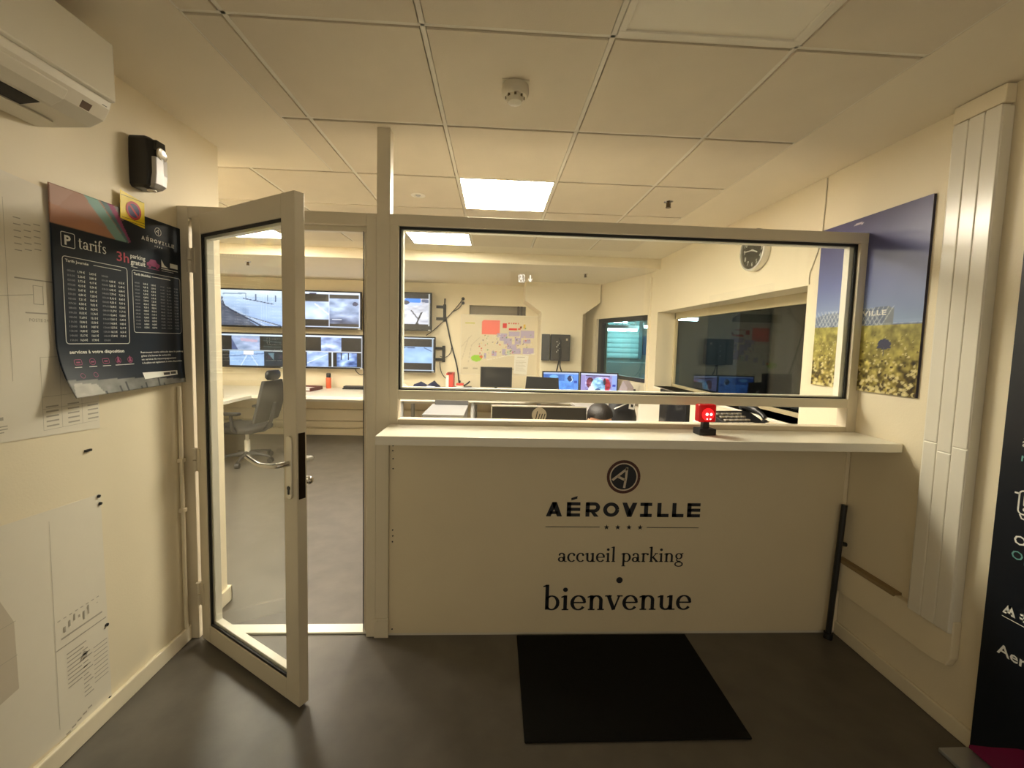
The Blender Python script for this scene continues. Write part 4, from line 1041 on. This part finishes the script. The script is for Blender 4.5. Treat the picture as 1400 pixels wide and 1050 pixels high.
# map, sheet and open cabinet
mp = thing('site_map', 'large laminated coloured site map on the back wall', 'map', (-.52, 6.498, .985))
R_ = Ras(112, 88, (226, 216, 192)); R_.cloud(3, 3, .03)
RED = (255, 128, 112)
R_.poly([(.27, .68), (.27, .90), (.30, .925), (.50, .925), (.50, .68)], RED)
R_.rect(.54, .79, .59, .87, (214, 44, 40)); R_.rect(.62, .76, .72, .79, (220, 44, 40)); R_.rect(.73, .775, .77, .80, (220, 60, 40))
for k in range(5): R_.rect(.61+.03*k, .865, .625+.03*k, .89, (206, 40, 40))
R_.rect(.76, .80, .79, .83, (130, 60, 30)); R_.rect(.80, .79, .83, .86, (226, 190, 80)); R_.rect(.82, .78, .84, .81, (120, 160, 90))
LIL = (186, 174, 214)
for a, b_, c, d in ((.50, .58, .60, .70), (.55, .52, .66, .62), (.62, .66, .76, .74), (.77, .64, .95, .76), (.60, .44, .72, .52), (.70, .52, .78, .64), (.66, .36, .78, .46), (.80, .36, .95, .47), (.80, .54, .90, .60), (.46, .64, .54, .70), (.40, .32, .46, .40), (.54, .34, .58, .44), (.30, .27, .33, .36)):
    R_.rect(a, b_, c, d, LIL, .9)
R_.rect(.60, .33, .65, .42, (200, 214, 196))
for k in range(120):
    u, v = .22+.72*R_.rs.rand(), .30+.40*R_.rs.rand()
    if v > .28+.1*u: R_.ell(u, v, .008, .009, [(150, 140, 190), (226, 206, 140), (206, 90, 80), (120, 160, 110), (240, 236, 224), (90, 80, 90)][k % 6], .8)
R_.ell(.205, .275, .07, .055, (160, 212, 70)); R_.ell(.265, .30, .02, .025, (226, 120, 80))
R_.line([(.0, .45), (.14, .66), (.26, .66)], .006, (196, 186, 164), 1, .8); R_.line([(.02, .25), (.10, .62)], .006, (196, 186, 164), 1, .8); R_.line([(.1, .2), (.14, .5), (.24, .62)], .005, (196, 186, 164), 1, .8)
R_.line([(.34, .25), (.60, .33), (.96, .37)], .008, (244, 240, 230), 1, .8)
R_.rect(.05, .85, .18, .875, (196, 196, 90), .7)
for k in range(6): R_.rect(.04+.12*k, .095, .10+.12*k, .115, (150, 140, 120), .6)
R_.mesh('print', mp, 0, 0, 1.185, .905, picture_mat('map_print', 0, .25), .006)
MB().box(-.01, -.0055, -.01, 1.195, 0, .915).build('backing_board', plan_m, mp, bevel=.002)
ps = thing('paper_sheet', 'small white paper sheet pinned over the lower right of the site map', 'paper', (.30, 6.490, .99), 0)
MB().prism([(0, .02), (.205, 0), (.23, .30), (.01, .31)], 'y', -.004, -.002).build('sheet', paper_m, ps)
F = Flat(); F.rect(.05, .27, .17, .278)
for k in range(8): F.rect(.03, .06+.022*k, .19-.02*(k % 3), .064+.022*k)
F.build('printed_text', faint_m, ps, .005)

ca = thing('electrical_cabinet', 'open black wall cabinet with hanging leads on the pillar', 'cabinet', (.667, 6.05, 1.245))
MB().box(.135, -.11, 0, .408, 0, .375).build('body', dark_m, ca, bevel=.006)
MB().box(.150, -.113, .015, .393, -.108, .36).build('inner_panel', mat('cabinet_inner', (.05, .045, .04), .4, noise=.5, nscale=14), ca)
MB().prism([(0, -.085), (.112, -.115), (.118, -.06), (.10, 0), (.012, 0)], 'z', 0, .375).build('door', dark_m, ca, bevel=.002)
MB().tube([(.24, -.115, .32), (.27, -.13, .25), (.23, -.135, .20), (.26, -.13, .12), (.25, -.12, .0), (.235, -.09, -.12), (.22, -.06, -.2)], .010, 8, smooth=2).tube([(.27, -.115, .30), (.26, -.14, .22), (.28, -.12, .1), (.262, -.11, -.05), (.30, -.09, -.16), (.34, -.06, -.22)], .009, 8, smooth=2).build('lead', black_m, ca, smooth=60)
for k in range(7): MB().box(.21+.018*(k % 3), -.118, .12+.024*k, .222+.018*(k % 3), -.112, .135+.024*k).build('terminal', mat('terminal_grey', (.6, .57, .5), .4), ca)
MB().box(.345, -.116, .29, .37, -.112, .32).build('label_plate', mat('label_tan', (.5, .42, .3), .5), ca)

# ---------------------------------------------------------------- desks
dk = thing('long_desk', 'long white desk along the back wall under the screens', 'desk', (0, 5.4, 0))
MB().prism([(-4.59, 0), (1.13, 0), (1.67, .0), (1.46, .635), (.645, .635), (.645, 1.0), (.40, 1.01), (-4.59, 1.01)], 'z', .70, .74).build('top', white_m, dk, bevel=.003)
for x in (-4.5, -1.2, -.27, .6, 1.45):
    MB().cyl((x, .08, 0), (x, .08, .70), .028).build('leg', grey_m, dk, smooth=40)
    if x < .5: MB().cyl((x, .85, 0), (x, .85, .70), .028).build('leg', grey_m, dk, smooth=40)
MB().box(-4.5, .80, .55, .55, .82, .70).build('rear_panel', white_m, dk)
dk = thing('return_desk', 'white return desk on the left behind the office chair', 'desk', (-3.05, 4.4, 0))
MB().box(-1.54, 0, .70, 0, .995, .74).build('top', white_m, dk, bevel=.004)
for x, y in ((-.06, .06), (-1.45, .06), (-1.45, .93), (-.75, .06)):
    MB().cyl((x, y, 0), (x, y, .70), .025).build('leg', grey_m, dk, smooth=40)
dk = thing('side_desk', 'white desk along the right wall under the long window', 'desk', (1.0, 2.92, 0))
MB().prism([(.12, 0), (.83, 0), (.83, 1.99), (.71, 2.45), (0, 2.45), (0, .55), (.12, .45)], 'z', .70, .74).build('top', white_m, dk, bevel=.003)
for x, y in ((.17, .05), (.78, .05), (.05, 2.3), (.7, 2.2)):
    MB().cyl((x, y, 0), (x, y, .70), .025).build('leg', grey_m, dk, smooth=40)
dk = thing('counter_desk', 'desk directly behind the glass partition', 'desk', (-.5, 2.12, 0))
MB().box(0, 0, .70, 1.45, .52, .74).box(0, .52, .70, .45, 1.06, .74).build('top', white_m, dk, bevel=.003)
for x, y in ((.05, .05), (1.40, .05), (1.40, .45), (.05, 1.0), (.4, 1.0)):
    MB().cyl((x, y, 0), (x, y, .70), .025).build('leg', grey_m, dk, smooth=40)
sc = thing('side_cabinet', 'low white cabinet in the corner carrying the desk phone', 'cabinet', (1.36, 2.40, 0))
MB().box(0, 0, .03, .47, .36, 1.0).build('body', white_m, sc, bevel=.003)
MB().box(.0, -.018, .04, .232, 0, .985).build('door', white_m, sc, bevel=.002); MB().box(.238, -.018, .04, .47, 0, .985).build('door', white_m, sc, bevel=.002)
MB().cyl((.21, -.025, .5), (.21, -.025, .62), .007).build('handle', steel_m, sc)

# ---------------------------------------------------------------- desk equipment
def monitor(name, lab, x, y, z, W_, H_, rz=0.0, ras=None, tilt=0.0, raise_=.12, group=None):
    t = thing(name, lab, 'monitor', (x, y, z), rz, group)
    MB().box(-W_/2, -.012, raise_, W_/2, .018, raise_+H_).build('casing', bez_m, t, bevel=.004)
    if ras is not None:
        ras.mesh('display', t, -W_/2+.016, raise_+.018, W_-.032, H_-.034, screen_m, .0128)
    else:
        MB().box(-W_/2+.016, -.0135, raise_+.018, W_/2-.016, -.0115, raise_+H_-.016).build('display', mat('dark_display', (.018, .018, .020), .12), t)
    MB().cyl((0, .03, .01), (0, .03, raise_+.1), .02).box(-.03, .016, raise_+.05, .03, .05, raise_+.16).build('neck', bez_m, t)
    MB().lathe([(.11, 0), (.11, .008), (.03, .014)], 24).build('foot', bez_m, t, smooth=40)
    return t
monitor('desk_monitor', 'switched-off black monitor on the long desk below the site map', .03, 5.9, .74, .445, .285, 0, None, 0, .112)
R_ = Ras(80, 50, (52, 104, 196)); R_.grad(0, 0, .85, .9, (70, 130, 220), (100, 150, 226)); R_.cloud(6, 5, .3, 0, .0, .85, .9, (.5, .8, 1)); R_.rect(0, .92, 1, 1, (160, 180, 220)); R_.rect(.86, 0, 1, .92, (90, 140, 220)); R_.ell(.76, .72, .08, .14, (24, 40, 84)); R_.line([(.80, .8), (.83, .65), (.78, .55)], .02, (200, 220, 246), 1, .6); R_.rect(0, .6, .6, .9, (36, 76, 150), .5); R_.ell(.3, .8, .12, .08, (130, 190, 236), .8); R_.rect(.88, .5, .96, .62, (30, 70, 170))
monitor('desk_monitor', 'lit monitor with a blue camera view on the long desk', .885, 5.5, .74, .50, .31, .04, R_, 0, .075)
R_ = Ras(80, 50, (150, 140, 196)); R_.rect(0, .93, 1, 1, (190, 196, 226)); R_.rect(.14, .86, .80, .90, (30, 26, 60)); R_.rect(.86, .0, 1, .93, (140, 160, 220)); R_.ell(.26, .55, .10, .26, (96, 26, 52)); R_.ell(.70, .45, .12, .34, (200, 60, 90)); R_.ell(.48, .30, .20, .50, (150, 196, 236)); R_.cloud(9, 8, .55, .12, 0, .84, .84); R_.ell(.30, .20, .09, .2, (236, 236, 240), .8); R_.ell(.66, .62, .03, .16, (20, 20, 46)); R_.rect(.88, .4, .96, .5, (40, 60, 170)); R_.ell(.48, .18, .08, .12, (30, 36, 90), .7)
monitor('desk_monitor', 'lit monitor with a red and blue map, nearest the angled window', 1.385, 5.46, .74, .50, .31, -.16, R_, 0, .075)
monitor('side_monitor', 'dark monitor facing sideways on the desk along the right wall', 1.43, 3.24, .74, .47, .30, -PI/2+.03, None, 0, .095)
nm = monitor('counter_monitor', 'back of a wide black monitor with a round silver emblem behind the counter slot', .273, 2.47, .74, .568, .332, PI, None, 0, .045)
EM = mat('emblem_silver', (.34, .31, .25), .3, .3)
MB().lathe([(.044, 0), (.042, .003), (.0, .004)], 28, M=Matrix.Translation((.0, .018, .328)) @ Matrix.Rotation(-PI/2, 4, 'X'), cap=False).build('emblem', EM, nm, smooth=40)
MB().box(-.284, -.014, .373, .284, .02, .379).box(.280, -.014, .06, .286, .02, .379).build('edge_strip', mat('silver_edge', (.5, .49, .46), .3, .5), nm)
b = MB()
for k, hgt in enumerate((.05, .036, .036, .036)):
    x = .022-.015*k
    MB().prism([(x-.004, .300), (x+.002, .300), (x-.008, .300+hgt), (x-.014, .300+hgt)], 'y', .0215, .0235).build('emblem_mark', black_m, nm)
lp = thing('laptop', 'open black laptop seen from behind on the long desk in front of the lit monitors', 'laptop', (.62, 5.30, .74))
MB().prism([(-.235, 0), (.225, 0), (.205, .31), (-.205, .325)], 'y', -.01, .008, M=Matrix.Rotation(-.03, 4, 'X')).build('lid', black_m, lp, bevel=.004)
MB().box(-.225, -.01, -.0, .225, .07, .022).build('keyboard_base', black_m, lp, bevel=.004)
pr = thing('scanner', 'grey flatbed printer standing left behind the counter slot', 'printer', (-.455, 2.70, .74))
MB().box(0, 0, 0, .262, .45, .255).build('body', mat('scanner_body', (.20, .20, .20), .4), pr, bevel=.006)
MB().box(-.004, -.008, .257, .266, .455, .276).build('lid', mat('scanner_lid', (.21, .21, .215), .35, noise=.03), pr, bevel=.004)
MB().box(.02, .41, .276, .266, .45, .312).build('hinge_cover', mat('scanner_grey', (.15, .15, .155), .4), pr, bevel=.003)
MB().box(.03, -.03, .05, .23, 0, .07).build('paper_tray', dark_m, pr)
tag(MB().box(-.62, 3.45, .0, -.42, 3.7, .82).build('document_bin', mat('dark_red_bin', s(84, 26, 24), .5), bevel=.005), 'dark red bin standing beside the grey printer', 'bin')

tp = thing('desk_phone', 'black desk phone with slanted key rows on the low corner cabinet', 'phone', (1.52, 2.52, 1.0), .12)
MB().prism([(-.10, 0), (.12, 0), (.12, .085), (.09, .09), (-.10, .028)], 'x', -.13, .15).build('body', black_m, tp, bevel=.004)
MB().tube([(.12, -.09, .05), (.125, -.08, .085), (.125, .0, .112), (.125, .09, .125), (.12, .11, .10)], [.024]*2+[.015]*12+[.024]*20, 10, smooth=2).build('handset', black_m, tp, smooth=60)
for r_ in range(4):
    for k in range(5):
        MB().box(-.11+.036*k, -.085+.04*r_, .036+.0125*r_, -.084+.036*k, -.065+.04*r_, .045+.0125*r_).build('key', mat('phone_key', (.30, .28, .24), .5), tp)

bg = thing('shoulder_bag', 'black bag with a white tag on the side desk, right of the seated person', 'bag', (1.13, 3.62, .742), .1)
rings = []
for z, a, d in ((0, .125, .075), (.04, .135, .085), (.14, .13, .08), (.22, .11, .06), (.27, .085, .035), (.29, .06, .02)):
    rings.append([(a*math.copysign(abs(math.cos(t))**.6, math.cos(t)), d*math.copysign(abs(math.sin(t))**.6, math.sin(t)), z+.012*math.sin(3*t)) for t in [2*PI*k/20 for k in range(20)]])
MB().loft(rings).build('body', mat('black_fabric', (.014, .014, .016), .6), bg, smooth=60)
MB().tube([(-.09, 0, .25), (-.06, -.03, .31), (.02, -.03, .315), (.08, 0, .25)], .009, 8, smooth=2).build('strap', black_m, bg, smooth=60)
MB().tube([(-.1, -.08, .2), (-.02, -.10, .24), (.05, -.09, .27)], .006, 6, smooth=2).build('strap_highlight', mat('highlight_grey', (.5, .48, .44), .3, .5), bg, smooth=60)  # pale curve put in for the bright highlights on the strap
MB().prism([(.03, .205), (.08, .195), (.085, .255), (.035, .262)], 'y', -.088, -.084).build('tag', paper_m, bg)
MB().prism([(.047, .220), (.068, .216), (.070, .240), (.049, .244)], 'y', -.090, -.088).build('tag_print', dark_m, bg)
dh = thing('document_holder', 'upright white document with black scribbles on the side desk beside the dark monitor', 'paper', (1.52, 4.0, .74))
MB().prism([(-.10, 0), (.12, 0), (.11, .30), (-.09, .31)], 'y', 0, .004, M=Matrix.Rotation(-.12, 4, 'X')).build('sheet', paper_m, dh)
F = Flat(); F.ribbon([(-.02, .27), (-.01, .235), (.0, .265), (.01, .235), (.025, .27), (.035, .24), (.055, .25)], .008); F.build('scribble', ink_m, dh, .002, lambda u, v: v*.12)
MB().box(-.08, .0, 0, .08, .07, .012).build('stand', white_m, dh)
mf = thing('magazine_file', 'pale lilac and black magazine file on the desk by the angled window', 'file', (1.62, 5.08, .74), .35)
MB().prism([(-.11, 0), (.06, 0), (.06, .20), (-.02, .32), (-.11, .24)], 'x', -.05, .045).build('case', mat('lilac_card', s(176, 164, 178), .6), mf, bevel=.003)
MB().box(.046, -.11, 0, .075, .05, .22).build('binder', black_m, mf)

# clutter on the long desk
jk = thing('folded_jacket', 'crumpled navy jacket lying on the long desk below the screens', 'jacket', (-.93, 5.78, .74))
rings = []
for k, (x, a, h1) in enumerate(((-.20, .03, .04), (-.16, .10, .13), (-.08, .13, .165), (.02, .12, .125), (.10, .13, .19), (.17, .10, .14), (.21, .04, .04))):
    rings.append([(x+.01*math.sin(5*t+k), a*math.cos(t), max(0.0, h1*(.45+.55*math.sin(t))*(1+.12*math.sin(4*t+k)))) for t in [2*PI*j/18 for j in range(18)]])
MB().loft(rings).build('cloth', mat('navy_cloth', s(24, 32, 74), .8), jk, smooth=60)
MB().prism([(-.02, .06), (.10, .05), (.14, .13), (.03, .14)], 'y', -.135, -.128).build('lining', mat('pale_lining', (.7, .7, .74), .7), jk)
tag(MB().prism([(-1.32, .74), (-1.15, .74), (-1.16, .85), (-1.24, .91)], 'y', 5.72, 5.74).build('paper_pile', paper_m), 'creased white paper leaning left of the navy jacket', 'paper')
rb = thing('red_binder', 'red box file standing on the long desk beside the navy jacket', 'binder', (-.665, 5.84, .74))
MB().box(0, 0, 0, .10, .22, .30).build('cover', mat('red_card', s(206, 72, 60), .5), rb, bevel=.004)
MB().box(-.004, -.006, .0, .035, 0, .27).build('spine_label', paper_m, rb)
MB().box(.02, .0, .285, .08, .2, .302).build('top_edge', mat('red_card_dark', s(170, 50, 44), .5), rb)
cl = thing('card_reader', 'low dark gadget with a red and white box on top, right of the red file', 'gadget', (-.47, 5.84, .74))
MB().box(-.07, -.07, 0, .16, .1, .115).build('base', dark_m, cl, bevel=.006)
MB().box(-.05, -.05, .115, .05, .03, .165).build('red_box', mat('red_card', s(206, 72, 60)), cl, bevel=.003); MB().box(-.05, -.052, .115, .05, -.049, .135).build('white_band', paper_m, cl)
MB().tube([(.05, -.02, .13), (.10, -.04, .16), (.13, 0, .19)], .012, 8, smooth=1).tube([(-.01, 0, .16), (0, 0, .20)], .01).build('clip', black_m, cl, smooth=60)
cable([(-.35, 5.75, .75), (-.26, 5.70, .775), (-.2, 5.74, .80), (-.16, 5.72, .75), (-.1, 5.8, .75)], 'dark cable curling on the long desk left of the switched-off monitor', .008)
cable([(.08, 5.90, .78), (.14, 5.84, .76), (.22, 5.82, .80), (.30, 5.84, .75)], 'dark cable curling on the long desk right of the switched-off monitor', .007)

bo = thing('spray_bottle', 'orange bottle with a black cap on the long desk below the screens', 'bottle', (-2.45, 6.30, .74))
MB().lathe([(.034, 0), (.038, .01), (.038, .15), (.030, .165)], 20).build('body', mat('orange_plastic', s(206, 96, 62), .3), bo, smooth=40)
MB().lathe([(.032, .16), (.033, .215), (.026, .225)], 20).build('cap', black_m, bo, smooth=40)
kb = thing('keyboard', 'flat black keyboard at the back of the long desk right of the bottle', 'keyboard', (-2.02, 6.28, .74))
MB().prism([(-.07, 0), (.07, 0), (.07, .04), (-.07, .015)], 'x', -.20, .22).build('body', black_m, kb, bevel=.004)
MB().box(-.19, -.05, .022, .21, .055, .044).build('key_block', dark_m, kb)
wb = thing('small_carton', 'small white and green carton on the long desk beside the door jamb', 'carton', (-1.69, 5.62, .74))
MB().box(-.035, 0, 0, .05, .06, .13).build('box', paper_m, wb, bevel=.002); MB().box(.0, -.003, .05, .045, 0, .10).build('green_label', mat('label_green', s(84, 150, 90), .5), wb)
fd = thing('letter_tray', 'shallow dark red letter tray on the long desk behind the door stile', 'tray', (-2.66, 6.02, .74), -.1)
MB().box(-.26, -.16, 0, .16, .17, .012).box(-.26, .155, .0, .16, .17, .05).box(-.26, -.16, 0, -.245, .17, .05).box(.145, -.16, 0, .16, .17, .05).build('tray', mat('tray_maroon', s(96, 52, 46), .4), fd, bevel=.003)
MB().box(-.23, -.14, .012, .13, .14, .03).build('paper_stack', paper_m, fd)
cu = thing('cup_stack', 'tall white stack of paper cups on the return desk at the door glass edge', 'cups', (-3.42, 5.28, .74))
for k in range(9): MB().lathe([(.030, .05*k), (.040, .05*k+.085), (.041, .05*k+.09)], 18).build('cup', paper_m, cu, smooth=30)
tk = thing('tissue_box', 'brown cardboard box on the return desk left of the office chair', 'box', (-3.30, 5.02, .74), .2)
MB().box(-.10, -.07, 0, .10, .07, .11).build('carton', mat('kraft_card', s(146, 120, 84), .7, noise=.1), tk, bevel=.003)
MB().prism([(-.05, .11), (.04, .11), (.02, .18), (-.03, .16)], 'y', -.01, .01).build('tissue', paper_m, tk)
mg = thing('mug', 'small white mug on the return desk in front of the brown box', 'mug', (-3.16, 4.78, .74))
MB().lathe([(.034, 0), (.038, .004), (.038, .09), (.034, .09), (.033, .01), (0, .01)], 20, cap=False).build('cup', white_m, mg, smooth=40)
MB().tube([(.036, 0, .075), (.06, 0, .07), (.062, 0, .035), (.036, 0, .02)], .006, 8, smooth=2).build('handle', white_m, mg, smooth=60)

# ---------------------------------------------------------------- office chair
mesh_m = mat('chair_mesh', (.020, .020, .021), .7, noise=.2, nscale=60)
def office_chair(loc, rz, lab, head=True, back=.98, scale=1.0):
    t = thing('office_chair', lab, 'chair', loc, rz)
    b = MB()
    for k in range(5):
        a = 2*PI*k/5+.3
        b.tube([(.03*math.cos(a), .03*math.sin(a), .10), (.16*math.cos(a), .16*math.sin(a), .095), (.29*math.cos(a), .29*math.sin(a), .07)], [.03]*2+[.022]*2+[.016]*5, 8, smooth=1)
    b.build('star_base', dark_m, t, smooth=50)
    for k in range(5):
        a = 2*PI*k/5+.3
        MB().cyl((.29*math.cos(a)-.022*math.sin(a), .29*math.sin(a)+.022*math.cos(a), .03), (.29*math.cos(a)+.022*math.sin(a), .29*math.sin(a)-.022*math.cos(a), .03), .03).cyl((.29*math.cos(a), .29*math.sin(a), .03), (.29*math.cos(a), .29*math.sin(a), .08), .012).build('caster', black_m, t, smooth=40)
    MB().cyl((0, 0, .08), (0, 0, .26), .03).cyl((0, 0, .24), (0, 0, .38), .018).build('gas_lift', mat('lift_pale', (.72, .70, .64), .3), t, smooth=40)
    rings = []
    for z, k in ((.37, .86), (.385, .97), (.42, 1.0), (.445, .93), (.452, .7)):
        rings.append([(.25*k*math.copysign(abs(math.cos(q))**.5, math.cos(q)), .24*k*math.copysign(abs(math.sin(q))**.5, math.sin(q))-.02, z+.015*(math.sin(q) < -.7)) for q in [2*PI*j/28 for j in range(28)]])
    MB().loft(rings).build('seat', mat('chair_fabric', (.014, .014, .015), .8), t, smooth=50)
    n = 9; rings = []
    for i in range(n):
        f = i/(n-1); z = .50+f*(back-.50); wd = .215+.02*math.sin(PI*f)-.05*f*f; y = .21+.02*math.sin(PI*f*1.1)+.10*f
        rings.append([(wd*u, y-.05*(1-u*u)*-1*.6+q, z) for u, q in ((-1, 0), (-.6, .0), (0, .0), (.6, 0), (1, 0), (1, .035), (.6, .035), (0, .035), (-.6, .035), (-1, .035))])
    MB().loft(rings).build('backrest', mesh_m, t, bevel=.006, smooth=50)
    MB().tube([(0, .05, .37), (0, .22, .38), (0, .30, .48), (0, .34, .72)], .022, 8, smooth=2).build('back_support', dark_m, t, smooth=60)
    for sx in (-1, 1):
        ar = MB().tube([(sx*.24, .05, .40), (sx*.29, .04, .44), (sx*.29, .03, .60)], .018, 8, smooth=1).build('armrest', dark_m, t, smooth=60)
        MB().box(sx*.29-.035, -.13, .60, sx*.29+.035, .13, .632).build('arm_pad', black_m, ar, bevel=.012)
    if head:
        MB().tube([(0, .33, back-.05), (0, .34, back+.04)], .014, 8).build('headrest_post', dark_m, t, smooth=60)
        rings = []
        for z, k in ((0, .7), (.03, 1), (.08, 1), (.11, .75)):
            rings.append([(.13*k*math.cos(q), .33+.04*k*math.sin(q), back+.005+z) for q in [2*PI*j/20 for j in range(20)]])
        MB().loft(rings).build('headrest', black_m, t, smooth=60)
    return t
office_chair((-2.90, 5.02, 0), -PI/2-.12, 'dark mesh office chair with headrest at the return desk, seen through the door glass')
office_chair((.78, 3.36, 0), 0.0, 'low black office chair under the seated person behind the counter', head=False, back=.80)

# ---------------------------------------------------------------- seated person
pe = thing('person', 'person with short dark hair seated low behind the counter slot, head bowed', 'person', (.765, 3.30, 0))
def skin_mesh(name, nodes, edges, m, parent, sub=2):
    me = bpy.data.meshes.new(name)
    me.from_pydata([n_[0] for n_ in nodes], edges, [])
    o = bpy.data.objects.new(name, me); COL.objects.link(o); o.parent = parent
    md = o.modifiers.new('skin', 'SKIN'); md.use_smooth_shade = True
    sk = me.skin_vertices[0] if me.skin_vertices else None
    for i, n_ in enumerate(nodes):
        r = n_[1]; r = r if isinstance(r, tuple) else (r, r)
        sk.data[i].radius = r
    sk.data[0].use_root = True
    sd_ = o.modifiers.new('smooth', 'SUBSURF'); sd_.levels = sub; sd_.render_levels = sub
    me.materials.append(m)
    return o
cloth_m = mat('dark_sweater', (.03, .035, .05), .85)
skin_m = mat('skin', s(214, 164, 132), .5)
hair_m = mat('dark_hair', (.010, .007, .005), .55, bump=.6, bscale=120)
nodes = [((0, .10, .50), (.16, .12)), ((0, .04, .66), (.15, .11)), ((0, -.10, .80), (.16, .11)), ((0, -.20, .86), (.07, .065)), ((0, -.27, .89), (.058, .058)),
         ((-.17, -.16, .80), .062), ((-.25, -.18, .66), .05), ((-.24, -.40, .745+.05), .042), ((-.22, -.58, .785), .032), ((-.21, -.63, .780), .028),
         ((.17, -.16, .80), .062), ((.25, -.18, .66), .05), ((.24, -.40, .745+.05), .042), ((.20, -.58, .785), .032), ((.19, -.63, .780), .028),
         ((-.10, .02, .50), .095), ((-.13, -.36, .50), .075), ((-.13, -.38, .28), .058), ((-.13, -.36, .09), .042), ((-.13, -.46, .045), .038),
         ((.10, .02, .50), .095), ((.13, -.36, .50), .075), ((.13, -.38, .28), .058), ((.13, -.36, .09), .042), ((.13, -.46, .045), .038)]
edges = [(0, 1), (1, 2), (2, 3), (3, 4), (2, 5), (5, 6), (6, 7), (7, 8), (8, 9), (2, 10), (10, 11), (11, 12), (12, 13), (13, 14), (0, 15), (15, 16), (16, 17), (17, 18), (18, 19), (0, 20), (20, 21), (21, 22), (22, 23), (23, 24)]
skin_mesh('body', nodes, edges, cloth_m, pe)
HM = Matrix.Translation((0, -.36, .945)) @ Matrix.Rotation(math.radians(14), 4, 'X')
hd = MB()
rings = []
for z, rx, ry, oy in ((-.125, .030, .030, -.045), (-.115, .044, .050, -.035), (-.085, .058, .072, -.02), (-.04, .070, .090, -.006), (.0, .076, .098, 0), (.045, .078, .100, .004), (.085, .066, .084, .008), (.108, .036, .046, .010)):
    rings.append([(rx*math.cos(q), oy+ry*math.sin(q), z) for q in [2*PI*j/24 for j in range(24)]])
hd.loft(rings, M=HM)
hd.loft([[(x*k, -.093-.02*(1-k)*0+oy, z) for x, z in ((-.012, -.05), (.012, -.05), (.008, .0), (-.008, .0))] for k, oy in ((1, 0.01), (.7, -.022))], M=HM)
for sx in (-1, 1): hd.ball((sx*.079, .005, -.01), .010, .02, .03, 10, 6, M=HM)
hd.build('head', skin_m, pe, smooth=60)
for sx in (-1, 1): MB().ball((sx*.03, -.088, .0), .012, .008, .007, 10, 6, M=HM).build('eye', mat('eye_dark', (.03, .02, .015), .2), pe, smooth=60)
MB().ball((0, -.090, -.075), .022, .008, .006, 10, 6, M=HM).build('mouth', mat('lips', s(176, 110, 100), .5), pe, smooth=60)
hr = []
for z, rx, ry, oy in ((-.07, .072, .060, .050), (-.03, .083, .070, .042), (.02, .087, .080, .034), (.045, .088, .094, .020), (.060, .090, .110, .006), (.09, .078, .098, .008), (.118, .050, .062, .012), (.128, .018, .022, .014)):
    hr.append([(rx*math.cos(q)*(1+.02*math.sin(7*q)), oy+ry*math.sin(q), z) for q in [2*PI*j/28 for j in range(28)]])
MB().loft(hr, M=HM).build('hair', hair_m, pe, smooth=60)
for sx in (-1, 1):
    hx, hy, hz = (-.21 if sx < 0 else .19), -.66, .775
    b = MB(); b.ball((hx, hy, hz), .036, .045, .016, 12, 8)
    for k, (dx, l) in enumerate(((-.027, .062), (-.009, .074), (.009, .070), (.026, .056))):
        b.tube([(hx+dx*.8, hy-.03, hz), (hx+dx, hy-.035-l*.55, hz+.006), (hx+dx*1.1, hy-.035-l, hz-.012)], [.009, .009, .008, .008, .007, .006, .006], 8, smooth=1)
    b.tube([(hx-sx*-.028*-1, hy+.01, hz), (hx+sx*-.048, hy-.02, hz-.002), (hx+sx*-.05, hy-.052, hz-.008)], [.011, .010, .010, .009, .008, .007, .007], 8, smooth=1)
    b.build('hand', skin_m, pe, smooth=60)
